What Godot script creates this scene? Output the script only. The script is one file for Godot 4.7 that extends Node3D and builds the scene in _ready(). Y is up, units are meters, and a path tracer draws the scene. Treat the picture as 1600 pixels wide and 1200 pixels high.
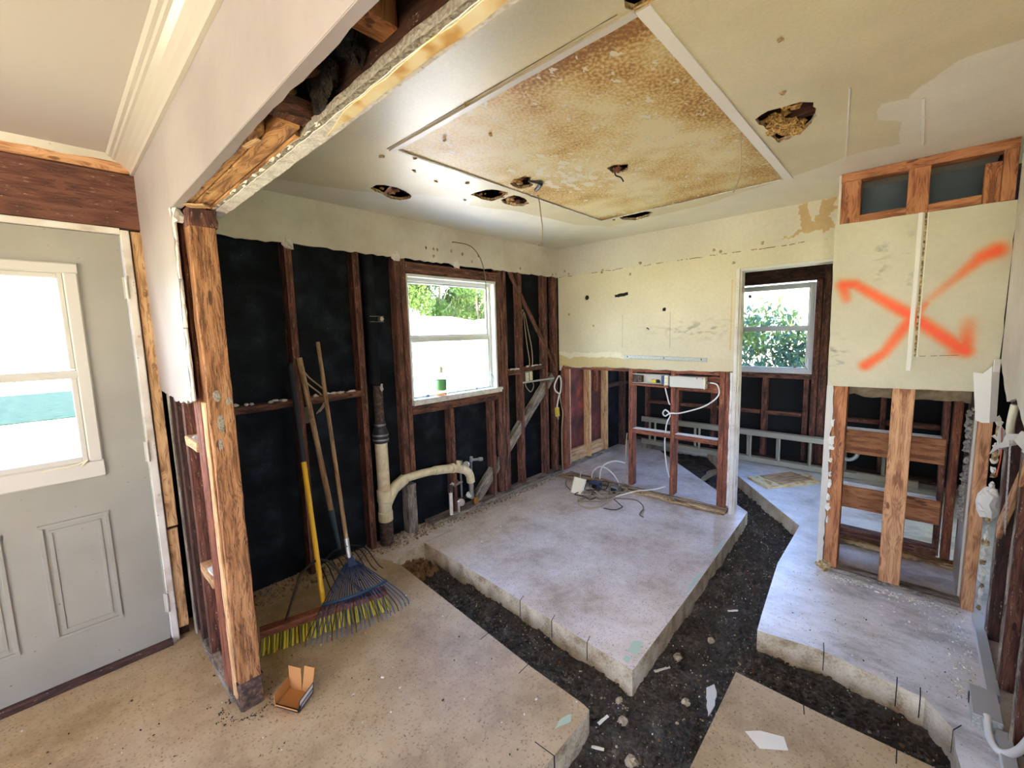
extends Node3D
# A gutted kitchen seen from the living area. x runs towards the kitchen's back wall, -z towards the outside wall
# with the sink window, y is up; metres. Slab tops lie at y = 0, the ceilings at 2.44.

var M := {}
var taken := {}
var rng := RandomNumberGenerator.new()
var slabs := []
var soil_noise := FastNoiseLite.new()


# Collects triangles with their own normals and texture coordinates.
class MB:
	var v := PackedVector3Array()
	var n := PackedVector3Array()
	var t := PackedVector2Array()
	var ix := PackedInt32Array()

	func tri(a: Vector3, b: Vector3, c: Vector3, ta := Vector2.ZERO, tb := Vector2.ZERO, tc := Vector2.ZERO) -> void:
		var k := v.size()
		var nn := (b - a).cross(c - a).normalized()
		v.append_array([a, b, c])
		n.append_array([nn, nn, nn])
		t.append_array([ta, tb, tc])
		ix.append_array([k, k + 2, k + 1])

	func quad(a: Vector3, b: Vector3, c: Vector3, d: Vector3, ta := Vector2.ZERO, tb := Vector2.ZERO, tc := Vector2.ZERO, td := Vector2.ZERO) -> void:
		var k := v.size()
		var nn := (c - a).cross(d - b).normalized()
		v.append_array([a, b, c, d])
		n.append_array([nn, nn, nn, nn])
		t.append_array([ta, tb, tc, td])
		ix.append_array([k, k + 2, k + 1, k, k + 3, k + 2])

	# A timber from a to b: w along side, h across; ch chamfers the edges, seg and jit make it worn.
	func beam(a: Vector3, b: Vector3, w: float, h: float, side: Vector3, ch := 0.003, seg := 1, jit := 0.0, r: RandomNumberGenerator = null) -> MB:
		var d := (b - a).normalized()
		var s := (side - d * side.dot(d)).normalized()
		var u := d.cross(s)
		var hw := w / 2.0
		var hh := h / 2.0
		ch = minf(ch, minf(hw, hh) * 0.45)
		var prof := [Vector2(hw, -hh + ch), Vector2(hw, hh - ch), Vector2(hw - ch, hh), Vector2(-hw + ch, hh), Vector2(-hw, hh - ch), Vector2(-hw, -hh + ch), Vector2(-hw + ch, -hh), Vector2(hw - ch, -hh)]
		var run := PackedFloat32Array([0.0])
		for i in 8:
			run.append(run[i] + (prof[(i + 1) % 8] as Vector2).distance_to(prof[i]))
		var off := Vector2(fposmod(absf(a.x) * 3.7 + absf(a.z) * 5.3 + absf(a.y) * 2.1, 1.0), fposmod(absf(a.x) * 7.1 + absf(a.z) * 4.3 + absf(b.y) * 3.3, 1.0))
		var lng := a.distance_to(b)
		var rings := []
		for k in seg + 1:
			var f := float(k) / seg
			var ring := PackedVector3Array()
			for p: Vector2 in prof:
				var q := a.lerp(b, f) + s * p.x + u * p.y
				if r and jit > 0.0:
					q -= (s * signf(p.x) * r.randf() + u * signf(p.y) * r.randf()) * jit
					if k > 0 and k < seg:
						q += d * r.randf_range(-0.25, 0.25) * lng / seg
				ring.append(q)
			rings.append(ring)
		for k in seg:
			var u0 := off.x + lng * k / seg / 1.6
			var u1 := off.x + lng * (k + 1) / seg / 1.6
			for i in 8:
				var j := (i + 1) % 8
				var v0 := off.y + run[i] / 0.25
				var v1 := off.y + run[i + 1] / 0.25
				quad(rings[k][i], rings[k][j], rings[k + 1][j], rings[k + 1][i], Vector2(u0, v0), Vector2(u0, v1), Vector2(u1, v1), Vector2(u1, v0))
		for i in range(1, 7):
			var fa := func(p: Vector2) -> Vector2: return off + Vector2(p.x / 0.6, p.y / 0.2)
			tri(rings[seg][0], rings[seg][i], rings[seg][i + 1], fa.call(prof[0]), fa.call(prof[i]), fa.call(prof[i + 1]))
			tri(rings[0][0], rings[0][i + 1], rings[0][i], fa.call(prof[0]), fa.call(prof[i + 1]), fa.call(prof[i]))
		return self

	# An axis-parallel block given by two corners.
	func block(a: Vector3, b: Vector3, ch := 0.002) -> MB:
		var lo := Vector3(minf(a.x, b.x), minf(a.y, b.y), minf(a.z, b.z))
		var hi := Vector3(maxf(a.x, b.x), maxf(a.y, b.y), maxf(a.z, b.z))
		var m := (lo + hi) / 2.0
		var e := hi - lo
		if e.y >= e.x and e.y >= e.z:
			return beam(Vector3(m.x, lo.y, m.z), Vector3(m.x, hi.y, m.z), e.x, e.z, Vector3.RIGHT, ch)
		if e.x >= e.z:
			return beam(Vector3(lo.x, m.y, m.z), Vector3(hi.x, m.y, m.z), e.z, e.y, Vector3.BACK, ch)
		return beam(Vector3(m.x, m.y, lo.z), Vector3(m.x, m.y, hi.z), e.x, e.y, Vector3.RIGHT, ch)

	func tube(p: PackedVector3Array, r: float, sides := 8, r_end := -1.0) -> MB:
		var k0 := v.size()
		var count := p.size()
		var d := (p[1] - p[0]).normalized()
		var s := d.cross(Vector3.UP if absf(d.y) < 0.9 else Vector3.RIGHT).normalized()
		var length := 0.0
		for k in count:
			var dd := (p[mini(k + 1, count - 1)] - p[maxi(k - 1, 0)]).normalized()
			s = (s - dd * s.dot(dd)).normalized()
			var u := dd.cross(s)
			var rr := r if r_end < 0.0 else lerpf(r, r_end, float(k) / (count - 1))
			if k > 0:
				length += p[k].distance_to(p[k - 1])
			for i in sides + 1:
				var a := TAU * i / sides
				var nn := s * cos(a) + u * sin(a)
				v.append(p[k] + nn * rr)
				n.append(nn)
				t.append(Vector2(length / 1.6, float(i) / sides * rr * 25.0))
		for k in count - 1:
			for i in sides:
				var a := k0 + k * (sides + 1) + i
				var b := a + sides + 1
				ix.append_array([a, b + 1, a + 1, a, b, b + 1])
		for e in [0, count - 1]:
			var c := v.size()
			var dd: Vector3 = (p[0] - p[1]).normalized() if e == 0 else (p[count - 1] - p[count - 2]).normalized()
			v.append(p[e])
			n.append(dd)
			t.append(Vector2(length / 1.6, 0.1))
			for i in sides + 1:
				v.append(v[k0 + e * (sides + 1) + i])
				n.append(dd)
				t.append(Vector2(length / 1.6 + 0.01, float(i) / sides * r * 4.0))
			for i in sides:
				if e == 0:
					ix.append_array([c, c + 1 + i, c + 2 + i])
				else:
					ix.append_array([c, c + 2 + i, c + 1 + i])
		return self

	# Turned shape: prof holds (radius, height along axis).
	func lathe(o: Vector3, axis: Vector3, prof: PackedVector2Array, sides := 20) -> MB:
		var d := axis.normalized()
		var s := d.cross(Vector3.UP if absf(d.y) < 0.9 else Vector3.RIGHT).normalized()
		var u := d.cross(s)
		for k in prof.size() - 1:
			var a := prof[k]
			var b := prof[k + 1]
			var c0 := v.size()
			var sl := (b - a).normalized()
			for i in sides + 1:
				var w := TAU * i / sides
				var rad := s * cos(w) + u * sin(w)
				var nn := (rad * sl.y - d * sl.x).normalized()
				v.append(o + rad * a.x + d * a.y)
				v.append(o + rad * b.x + d * b.y)
				n.append_array([nn, nn])
				t.append(Vector2(a.y, w * 0.05))
				t.append(Vector2(b.y, w * 0.05))
			for i in sides:
				var q := c0 + i * 2
				ix.append_array([q, q + 3, q + 2, q, q + 1, q + 3])
		return self

	# A flat outline given depth: o + x*ex + y*ey, front face towards ex x ey, thickness behind it. map = (ku, kv, ou, ov).
	func prism(poly: PackedVector2Array, o: Vector3, ex: Vector3, ey: Vector3, thick: float, map := Vector4(1, 1, 0, 0), back := true) -> MB:
		var area := 0.0
		for i in poly.size():
			area += poly[i].cross(poly[(i + 1) % poly.size()])
		if area < 0.0:
			poly.reverse()
		var nn := ex.cross(ey).normalized()
		var at := func(p: Vector2) -> Vector3: return o + ex * p.x + ey * p.y
		var uv := func(p: Vector2) -> Vector2: return Vector2(p.x * map.x + map.z, p.y * map.y + map.w)
		var idx := Geometry2D.triangulate_polygon(poly)
		for k in range(0, idx.size(), 3):
			var a := poly[idx[k]]
			var b := poly[idx[k + 1]]
			var c := poly[idx[k + 2]]
			if (b - a).cross(c - a) < 0.0:
				var w := b
				b = c
				c = w
			tri(at.call(a), at.call(b), at.call(c), uv.call(a), uv.call(b), uv.call(c))
			if back and thick > 0.0:
				tri(at.call(a) - nn * thick, at.call(c) - nn * thick, at.call(b) - nn * thick, uv.call(a), uv.call(c), uv.call(b))
		if thick > 0.0:
			for i in poly.size():
				var a := poly[i]
				var b := poly[(i + 1) % poly.size()]
				quad(at.call(a) - nn * thick, at.call(b) - nn * thick, at.call(b), at.call(a), uv.call(a), uv.call(b), uv.call(b), uv.call(a))
		return self

	# An uneven lump.
	func lump(c: Vector3, e: Vector3, r: RandomNumberGenerator, rough := 0.25, la := 5, lo := 7) -> MB:
		var g := []
		for i in la + 1:
			var row := PackedVector3Array()
			var ph := PI * i / la
			for j in lo:
				var th := TAU * (j + 0.5 * (i % 2)) / lo
				var k := 1.0 + r.randf_range(-rough, rough)
				row.append(c + Vector3(sin(ph) * cos(th), cos(ph), sin(ph) * sin(th)) * e * k)
			if i == 0 or i == la:
				for j in lo:
					row[j] = row[0]
			g.append(row)
		for i in la:
			for j in lo:
				var q := (j + 1) % lo
				var ta := Vector2(float(j) / lo, float(i) / la)
				if i > 0:
					tri(g[i][j], g[i][q], g[i + 1][j], ta, ta + Vector2(0.1, 0), ta + Vector2(0, 0.1))
				if i < la - 1:
					tri(g[i][q], g[i + 1][q], g[i + 1][j], ta + Vector2(0.1, 0), ta + Vector2(0.1, 0.1), ta + Vector2(0, 0.1))
		return self

	func mesh(base := Vector3.ZERO) -> ArrayMesh:
		var w := v.duplicate()
		for i in w.size():
			w[i] -= base
		var a := []
		a.resize(Mesh.ARRAY_MAX)
		a[Mesh.ARRAY_VERTEX] = w
		a[Mesh.ARRAY_NORMAL] = n
		a[Mesh.ARRAY_TEX_UV] = t
		a[Mesh.ARRAY_INDEX] = ix
		var m := ArrayMesh.new()
		m.add_surface_from_arrays(Mesh.PRIMITIVE_TRIANGLES, a)
		return m


func numbered(parent: Node, nm: String) -> String:
	var key := "%d/%s" % [parent.get_instance_id(), nm]
	var k: int = taken.get(key, 0)
	taken[key] = k + 1
	return nm if k == 0 else "%s_%03d" % [nm, k]


func tag(o: Node3D, label: String, category: String, group := "", kind := "") -> void:
	if label:
		o.set_meta("label", label)
	if category:
		o.set_meta("category", category)
	if group:
		o.set_meta("group", group)
	if kind:
		o.set_meta("kind", kind)


func thing(nm: String, label: String, category: String, base := Vector3.ZERO, group := "", kind := "") -> Node3D:
	var o := Node3D.new()
	o.name = numbered(self, nm)
	o.position = base
	add_child(o, true)
	tag(o, label, category, group, kind)
	return o


func structure(nm: String, label: String, category := "wall") -> Node3D:
	return thing(nm, label, category, Vector3.ZERO, "", "structure")


func where(o: Node) -> Vector3:
	return Vector3.ZERO if o == self else (o as Node3D).position + where(o.get_parent())


func part(parent: Node3D, nm: String, mb: MB, mat: Material, label := "") -> MeshInstance3D:
	var o := MeshInstance3D.new()
	o.name = numbered(parent, nm)
	o.mesh = mb.mesh(where(parent))
	o.material_override = mat
	parent.add_child(o, true)
	if label:
		o.set_meta("label", label)
	return o


# A thing that is one mesh.
func single(nm: String, label: String, category: String, mb: MB, mat: Material, base: Vector3, group := "", kind := "") -> MeshInstance3D:
	var o := MeshInstance3D.new()
	o.name = numbered(self, nm)
	o.position = base
	o.mesh = mb.mesh(base)
	o.material_override = mat
	add_child(o, true)
	tag(o, label, category, group, kind)
	return o


func timber(parent: Node3D, nm: String, a: Vector3, b: Vector3, w: float, h: float, side: Vector3, mat: Material, worn := 0.0, seg := 1, label := "") -> MeshInstance3D:
	return part(parent, nm, MB.new().beam(a, b, w, h, side, 0.003, seg, worn, rng), mat, label)


func smooth(p: Array, n := 5) -> PackedVector3Array:
	var out := PackedVector3Array()
	for i in p.size() - 1:
		var a: Vector3 = p[maxi(i - 1, 0)]
		var b: Vector3 = p[i]
		var c: Vector3 = p[i + 1]
		var d: Vector3 = p[mini(i + 2, p.size() - 1)]
		for k in n:
			out.append(b.cubic_interpolate(c, a, d, float(k) / n))
	out.append(p[-1])
	return out


# Points of an outline with the edges broken up, for torn and chipped boards.
func torn(p: Array, step := 0.03, amp := 0.006, only := []) -> PackedVector2Array:
	var out := PackedVector2Array()
	for i in p.size():
		var a: Vector2 = p[i]
		var b: Vector2 = p[(i + 1) % p.size()]
		var k := maxi(1, int(a.distance_to(b) / step))
		if only.size() and not only.has(i):
			k = 1
		for j in k:
			var q := a.lerp(b, float(j) / k)
			if j > 0:
				q += Vector2(rng.randf_range(-amp, amp), rng.randf_range(-amp, amp))
			out.append(q)
	return out


func v2(f: Array) -> Array:
	var out := []
	for i in range(0, f.size(), 2):
		out.append(Vector2(f[i], f[i + 1]))
	return out


func v3(f: Array) -> Array:
	var out := []
	for i in range(0, f.size(), 3):
		out.append(Vector3(f[i], f[i + 1], f[i + 2]))
	return out


# ---------------------------------------------------------------- materials

func noise(seed_: int, freq: float, oct := 3) -> FastNoiseLite:
	var f := FastNoiseLite.new()
	f.seed = seed_
	f.noise_type = FastNoiseLite.TYPE_SIMPLEX_SMOOTH
	f.frequency = freq
	f.fractal_octaves = oct
	return f


func bytes_of(seed_: int, freq: float, oct: int, w: int, h: int) -> PackedByteArray:
	var im := noise(seed_, freq, oct).get_seamless_image(w, h)
	im.convert(Image.FORMAT_L8)
	return im.get_data()


func ramp(stops: Array) -> PackedByteArray:
	var g := Gradient.new()
	g.offsets = PackedFloat32Array()
	g.colors = PackedColorArray()
	var of := PackedFloat32Array()
	var co := PackedColorArray()
	for s in stops:
		of.append(s[0])
		co.append(s[1])
	g.offsets = of
	g.colors = co
	var out := PackedByteArray()
	for i in 256:
		var c := g.sample(i / 255.0)
		out.append_array([c.r8, c.g8, c.b8])
	return out


func picture(w: int, h: int, data: PackedByteArray) -> ImageTexture:
	return ImageTexture.create_from_image(Image.create_from_data(w, h, false, Image.FORMAT_RGB8, data))


# Layers of tiling noise through a colour ramp, with specks. Returns [colour, height].
func mottled(size: int, layers: Array, stops: Array, specks := [], contrast := 1.0) -> Array:
	var sum := PackedFloat32Array()
	sum.resize(size * size)
	var total := 0.0
	for l in layers:
		var b := bytes_of(l[0], l[1], l[2], size, size)
		var w: float = l[3] / 255.0
		total += l[3]
		for i in sum.size():
			sum[i] += b[i] * w
	var rp := ramp(stops)
	var data := PackedByteArray()
	data.resize(size * size * 3)
	var hi := PackedByteArray()
	hi.resize(size * size)
	for i in sum.size():
		var k := clampi(int(((sum[i] / total - 0.5) * contrast + 0.5) * 255.0), 0, 255)
		hi[i] = k
		data[i * 3] = rp[k * 3]
		data[i * 3 + 1] = rp[k * 3 + 1]
		data[i * 3 + 2] = rp[k * 3 + 2]
	var r := RandomNumberGenerator.new()
	r.seed = 77 + size + layers.size()
	for s in specks:   # [count, colour, largest, opacity]
		var c: Color = s[1]
		for k in s[0]:
			var x := r.randi() % size
			var y := r.randi() % size
			var o: float = s[3] * r.randf_range(0.4, 1.0)
			for dy in r.randi_range(1, s[2]):
				for dx in r.randi_range(1, s[2]):
					var at := ((y + dy) % size * size + (x + dx) % size) * 3
					data[at] = int(lerpf(data[at], c.r8, o))
					data[at + 1] = int(lerpf(data[at + 1], c.g8, o))
					data[at + 2] = int(lerpf(data[at + 2], c.b8, o))
	return [picture(size, size, data), ImageTexture.create_from_image(Image.create_from_data(size, size, false, Image.FORMAT_L8, hi))]


# Wood: u runs along the grain (1.6 m a tile), v across (0.25 m).
func wood(seed_: int, dark: Color, mid: Color, light: Color, knots := 3, wear := 0.0, gouges := 0, wear_color := Color(0.8, 0.76, 0.7)) -> ImageTexture:
	var w := 768
	var h := 192
	var fine := noise(seed_, 1.0, 2)
	var wide := noise(seed_ + 9, 1.0, 2)
	var worn := noise(seed_ + 5, 1.0, 4)
	var r := RandomNumberGenerator.new()
	r.seed = seed_
	var kn := []
	for i in knots:
		kn.append(Vector3(r.randf_range(30, w - 30), r.randf_range(15, h - 15), r.randf_range(3, 8)))
	var rp := ramp([[0.0, dark.darkened(0.2)], [0.3, dark], [0.55, mid], [1.0, light]])
	var data := PackedByteArray()
	data.resize(w * h * 3)
	for y in h:
		for x in w:
			# fold the tile so that both ends meet
			var fx := absf(float(x) - w / 2.0)
			var fy := absf(float(y) - h / 2.0)
			var bend := wide.get_noise_2d(fx * 0.006, fy * 0.012) * 26.0
			var g := 0.0
			var spot := 0.0
			for q: Vector3 in kn:
				var d := Vector2((x - q.x) * 0.55, y - q.y).length() / q.z
				if d < 4.0:
					bend += (4.0 - d) * 1.6
					if d < 1.0:
						spot = maxf(spot, 1.0 - d * d)
			g = 0.52 + sin((fy + bend * 1.5) * 0.42 + wide.get_noise_2d(fx * 0.004, fy * 0.05) * 5.0) * 0.09 + fine.get_noise_2d(fx * 0.015, (fy + bend) * 0.4) * 0.3 + wide.get_noise_2d(fx * 0.008 + 40.0, fy * 0.03) * 0.4
			g = clampf(g - spot * 0.9, 0.0, 1.0)
			var k := int(g * 255.0)
			var c := Color8(rp[k * 3], rp[k * 3 + 1], rp[k * 3 + 2])
			if wear > 0.0:
				var m := worn.get_noise_2d(fx * 0.02, fy * 0.09) + worn.get_noise_2d(fx * 0.15, fy * 0.3) * 0.5
				if m > 0.62 - wear:
					c = c.lerp(wear_color, clampf((m - 0.62 + wear) * 5.0, 0.0, 0.75))
			var at := (y * w + x) * 3
			data[at] = c.r8
			data[at + 1] = c.g8
			data[at + 2] = c.b8
	for k in gouges:
		var x := r.randi() % w
		var y := r.randi() % h
		var len := r.randi_range(3, 26)
		for dx in len:
			var at := ((y + int(dx * 0.08)) % h * w + (x + dx) % w) * 3
			for ch in 3:
				data[at + ch] = int(data[at + ch] * 0.42)
	return picture(w, h, data)


func flat(c: Color, rough := 0.8, metal := 0.0, spec := 0.5) -> StandardMaterial3D:
	var m := StandardMaterial3D.new()
	m.albedo_color = c
	m.roughness = rough
	m.metallic = metal
	m.metallic_specular = spec
	return m


func textured(t: Texture2D, rough := 0.85, tint := Color.WHITE) -> StandardMaterial3D:
	var m := flat(tint, rough)
	m.albedo_texture = t
	return m


func spread(pair: Array, size: float, rough := 0.9, relief := 0.0, tint := Color.WHITE) -> StandardMaterial3D:
	var m := textured(pair[0], rough, tint)
	m.uv1_triplanar = true
	m.uv1_world_triplanar = true
	m.uv1_scale = Vector3.ONE / size
	if relief > 0.0:
		m.heightmap_enabled = true
		m.heightmap_texture = pair[1]
		m.heightmap_scale = relief
	return m


func pane(alpha := 0.01, tint := Color(0.3, 0.34, 0.33)) -> StandardMaterial3D:
	var m := flat(Color(tint, alpha), 0.02)
	m.transparency = BaseMaterial3D.TRANSPARENCY_ALPHA
	return m


func C(r: int, g: int, b: int) -> Color:
	return Color8(r, g, b)


func materials() -> void:
	# timbers
	M.old = textured(wood(11, C(62, 36, 27), C(104, 64, 48), C(138, 92, 72), 3, 0.10, 90), 0.85)
	M.old_dark = textured(wood(12, C(44, 27, 22), C(70, 43, 34), C(92, 60, 48), 3, 0.02, 60), 0.85)
	M.post = textured(wood(13, C(118, 76, 44), C(164, 114, 72), C(188, 142, 98), 5, 0.02, 700, C(176, 164, 146)), 0.85)
	M.header = textured(wood(14, C(128, 84, 40), C(184, 132, 74), C(214, 168, 108), 4, 0.0, 160), 0.8)
	M.rust_wood = textured(wood(15, C(92, 48, 30), C(132, 74, 48), C(160, 98, 66), 4, 0.06, 160), 0.8)
	M.stud_new = textured(wood(16, C(156, 104, 66), C(198, 146, 100), C(218, 172, 128), 8, 0.0, 60), 0.75)
	M.stud_amber = textured(wood(17, C(132, 78, 44), C(176, 114, 70), C(198, 140, 94), 9, 0.0, 50), 0.75)
	M.fresh = textured(wood(18, C(170, 128, 84), C(206, 166, 118), C(226, 194, 150), 6, 0.0, 30), 0.8)
	M.ply = textured(wood(19, C(150, 112, 72), C(198, 156, 108), C(216, 180, 132), 2, 0.0, 120), 0.8)
	M.redboard = textured(wood(20, C(82, 46, 32), C(104, 62, 44), C(118, 76, 58), 2, 0.03, 200, C(196, 178, 164)), 0.75)
	M.grey_wood = textured(wood(21, C(88, 78, 68), C(132, 120, 106), C(172, 162, 148), 2, 0.2, 200), 0.9)
	M.rotten = textured(wood(22, C(92, 66, 38), C(166, 134, 92), C(206, 178, 136), 2, 0.12, 300), 0.9)
	M.handle = textured(wood(23, C(120, 92, 64), C(160, 128, 92), C(186, 154, 114), 0, 0.0, 80), 0.7)
	M.red_panel = spread(mottled(256, [[31, 0.012, 3, 1.0], [32, 0.05, 2, 0.4]], [[0.0, C(70, 34, 30)], [0.5, C(104, 50, 44)], [0.8, C(128, 62, 52)], [1.0, C(168, 72, 52)]], [], 1.6), 1.2, 0.8)
	# boards and plaster
	var tar := mottled(512, [[41, 0.01, 3, 1.0], [42, 0.08, 3, 0.3]], [[0.0, C(18, 20, 22)], [0.55, C(29, 31, 34)], [1.0, C(48, 52, 56)]], [[60, C(150, 146, 138), 2, 0.6], [500, C(70, 70, 70), 2, 0.5]], 1.3)
	M.tar = spread(tar, 1.3, 0.75, 0.1, C(225, 232, 240))
	M.tar.metallic_specular = 0.25
	M.black = flat(C(16, 16, 17), 0.9)
	M.plaster = spread(mottled(512, [[51, 0.006, 3, 1.0], [52, 0.05, 3, 0.3]], [[0.0, C(190, 180, 158)], [0.5, C(206, 198, 178)], [1.0, C(220, 213, 196)]], [[90, C(120, 108, 92), 2, 0.6]], 1.2), 1.7, 0.6, 0.03)
	M.rubble = spread(mottled(256, [[66, 0.05, 3, 1.0]], [[0.0, C(120, 104, 84)], [0.5, C(162, 146, 122)], [1.0, C(204, 194, 174)]], [], 1.5), 0.3, 0.95)
	M.chalk = spread(mottled(256, [[53, 0.03, 3, 1.0], [54, 0.16, 2, 0.6]], [[0.0, C(180, 172, 156)], [0.45, C(216, 210, 196)], [1.0, C(234, 230, 218)]], [[160, C(130, 120, 106), 2, 0.7]], 1.3), 0.5, 0.9, 0.4)
	M.pink = spread(mottled(512, [[55, 0.005, 2, 1.0], [56, 0.06, 3, 0.25]], [[0.0, C(142, 131, 126)], [0.5, C(154, 143, 138)], [1.0, C(164, 154, 149)]], [[40, C(150, 130, 118), 2, 0.5]]), 1.6, 0.5, 0.02)
	M.living = flat(C(180, 170, 160), 0.75)
	M.crown = flat(C(178, 168, 154), 0.2)
	M.door = spread(mottled(512, [[57, 0.006, 3, 1.0]], [[0.0, C(144, 139, 126)], [1.0, C(157, 152, 139)]], [[70, C(94, 86, 74), 2, 0.8], [120, C(140, 132, 118), 2, 0.6]]), 1.5, 0.45)
	M.white = flat(C(196, 191, 178), 0.45)
	M.green_mark = flat(C(178, 198, 176), 0.8)
	M.red_line = flat(C(170, 90, 80), 0.8)
	M.trim = spread(mottled(256, [[58, 0.02, 3, 1.0]], [[0.0, C(176, 160, 140)], [0.4, C(206, 196, 182)], [1.0, C(220, 213, 202)]], [[120, C(110, 86, 66), 3, 0.6]]), 0.8, 0.6)
	M.alu = flat(C(196, 197, 192), 0.5, 0.25)
	M.alu_white = flat(C(214, 213, 200), 0.5)
	M.gunk = spread(mottled(256, [[59, 0.06, 4, 1.0]], [[0.0, C(96, 74, 44)], [0.5, C(160, 132, 86)], [1.0, C(214, 198, 160)]], [], 1.6), 0.4, 0.95, 0.6)
	M.paper = flat(C(226, 221, 206), 0.8)
	M.paper_tan = spread(mottled(256, [[60, 0.03, 3, 1.0]], [[0.0, C(128, 108, 80)], [1.0, C(176, 154, 120)]]), 0.5, 0.9)
	M.paper_stain = spread(mottled(256, [[63, 0.02, 3, 1.0]], [[0.0, C(232, 220, 180)], [0.6, C(226, 206, 150)], [1.0, C(196, 150, 80)]], [], 1.4), 0.5, 0.85)
	M.wool = spread(mottled(256, [[61, 0.08, 4, 1.0]], [[0.0, C(120, 84, 36)], [0.5, C(188, 146, 74)], [1.0, C(226, 196, 128)]], [], 1.6), 0.3, 1.0, 1.0)
	M.shred = spread(mottled(256, [[62, 0.08, 4, 1.0]], [[0.0, C(120, 110, 100)], [0.5, C(188, 182, 172)], [1.0, C(228, 224, 216)]], [], 1.6), 0.3, 1.0, 0.8)
	M.core = spread(mottled(256, [[64, 0.1, 3, 1.0]], [[0.0, C(120, 110, 92)], [1.0, C(176, 168, 150)]]), 0.3, 0.95, 0.4)
	M.lint = spread(mottled(256, [[65, 0.1, 4, 1.0]], [[0.0, C(20, 17, 15)], [1.0, C(70, 60, 50)]]), 0.2, 1.0, 1.0)
	# concrete and soil
	var specks := [[12000, C(124, 102, 80), 4, 0.5], [3000, C(246, 242, 234), 3, 0.5], [2600, C(84, 68, 54), 3, 0.75]]
	var con := mottled(1024, [[71, 0.003, 3, 1.0], [72, 0.02, 3, 0.45], [73, 0.12, 2, 0.3]], [[0.0, C(184, 168, 150)], [0.4, C(212, 200, 186)], [0.7, C(224, 214, 203)], [1.0, C(234, 227, 219)]], specks, 1.5)
	M.slab_warm = spread(con, 1.9, 0.5, 0.1, C(214, 196, 160))  # same concrete; the tint mostly paints in the warmer light on this slab
	M.slab = spread(con, 1.7, 0.25, 0.015, C(255, 252, 253))
	M.slab.metallic_specular = 0.65
	var dusty := mottled(512, [[74, 0.004, 3, 1.0], [75, 0.03, 3, 0.5]], [[0.0, C(182, 177, 173)], [0.4, C(220, 217, 214)], [0.7, C(234, 232, 230)], [1.0, C(242, 241, 240)]], [[1800, C(240, 238, 234), 3, 0.8], [1500, C(110, 104, 100), 3, 0.7]], 1.5)
	M.slab_dusty = spread(dusty, 1.1, 0.36, 0.04)
	M.slab_dusty.metallic_specular = 0.65
	M.slab_dusty.uv1_scale = Vector3(1.5, 0.9, 0.8)
	M.cut = spread(mottled(512, [[76, 0.01, 4, 1.0], [77, 0.1, 2, 0.5]], [[0.0, C(140, 120, 92)], [0.45, C(192, 176, 146)], [1.0, C(216, 204, 180)]], [[700, C(120, 100, 74), 3, 0.6]], 1.6), 0.8, 0.85, 0.3)
	M.kerf = flat(C(34, 30, 27), 0.9)
	M.soil = spread(mottled(512, [[81, 0.012, 4, 1.0], [82, 0.08, 4, 1.0]], [[0.0, C(40, 36, 33)], [0.5, C(72, 66, 60)], [0.75, C(98, 90, 80)], [1.0, C(134, 121, 106)]], [[500, C(196, 184, 164), 3, 0.7], [1400, C(24, 20, 18), 4, 0.7]], 1.6), 0.9, 0.9, 1.5)
	M.clod = flat(C(66, 57, 49), 0.95)
	M.stone = spread(mottled(256, [[83, 0.05, 4, 1.0]], [[0.0, C(130, 112, 88)], [1.0, C(206, 190, 162)]], [], 1.4), 0.3, 0.9)
	M.leaf_litter = flat(C(128, 94, 62), 0.9)
	# metal and plastic
	M.steel = flat(C(150, 148, 142), 0.4, 0.8)
	M.galv = spread(mottled(256, [[91, 0.06, 3, 1.0]], [[0.0, C(150, 152, 144)], [1.0, C(200, 202, 192)]], [[200, C(120, 118, 108), 3, 0.5]], 1.4), 0.2, 0.45)
	M.galv.metallic = 0.4
	M.iron = spread(mottled(256, [[92, 0.04, 4, 1.0]], [[0.0, C(48, 36, 30)], [0.6, C(80, 60, 50)], [1.0, C(120, 96, 80)]], [], 1.5), 0.3, 0.8)
	M.rubber = flat(C(44, 44, 46), 0.6)
	M.pvc = spread(mottled(256, [[93, 0.02, 3, 1.0]], [[0.0, C(206, 186, 140)], [0.5, C(226, 212, 174)], [1.0, C(232, 222, 190)]], [[160, C(140, 116, 80), 2, 0.6]], 1.3), 0.4, 0.4)
	M.brass = flat(C(168, 122, 62), 0.45, 0.7)
	M.chrome = flat(C(190, 188, 180), 0.3, 0.85)
	M.cable = flat(C(170, 150, 118), 0.55)
	M.cable_white = flat(C(220, 217, 208), 0.5)
	M.cable_black = flat(C(34, 33, 34), 0.5)
	M.cable_brown = flat(C(120, 98, 74), 0.6)
	M.yellow = flat(C(236, 184, 34), 0.45)
	M.plug_yellow = flat(C(214, 186, 60), 0.5)
	M.bristle = flat(C(198, 178, 52), 0.7)
	M.bristle_dark = flat(C(120, 108, 44), 0.8)
	M.foam = flat(C(32, 38, 42), 0.75)
	M.teal = flat(C(44, 66, 66), 0.5)
	M.blue = flat(C(44, 66, 104), 0.35, 0.3)
	M.blue_bar = flat(C(30, 62, 84), 0.45, 0.2)
	M.dark_steel = flat(C(52, 44, 40), 0.5, 0.6)
	M.blue_box = flat(C(54, 72, 104), 0.5)
	M.ivory = flat(C(222, 214, 182), 0.45)
	M.orange = flat(C(214, 92, 52), 0.6)
	M.ladder = flat(C(164, 160, 142), 0.45, 0.35)
	M.card = flat(C(188, 132, 76), 0.85)
	M.glass = pane()
	M.bottle_label = flat(C(92, 160, 76), 0.5)
	M.bottle_label.backlight_enabled = true
	M.bottle_label.backlight = Color(0.12, 0.12, 0.12)
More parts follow.
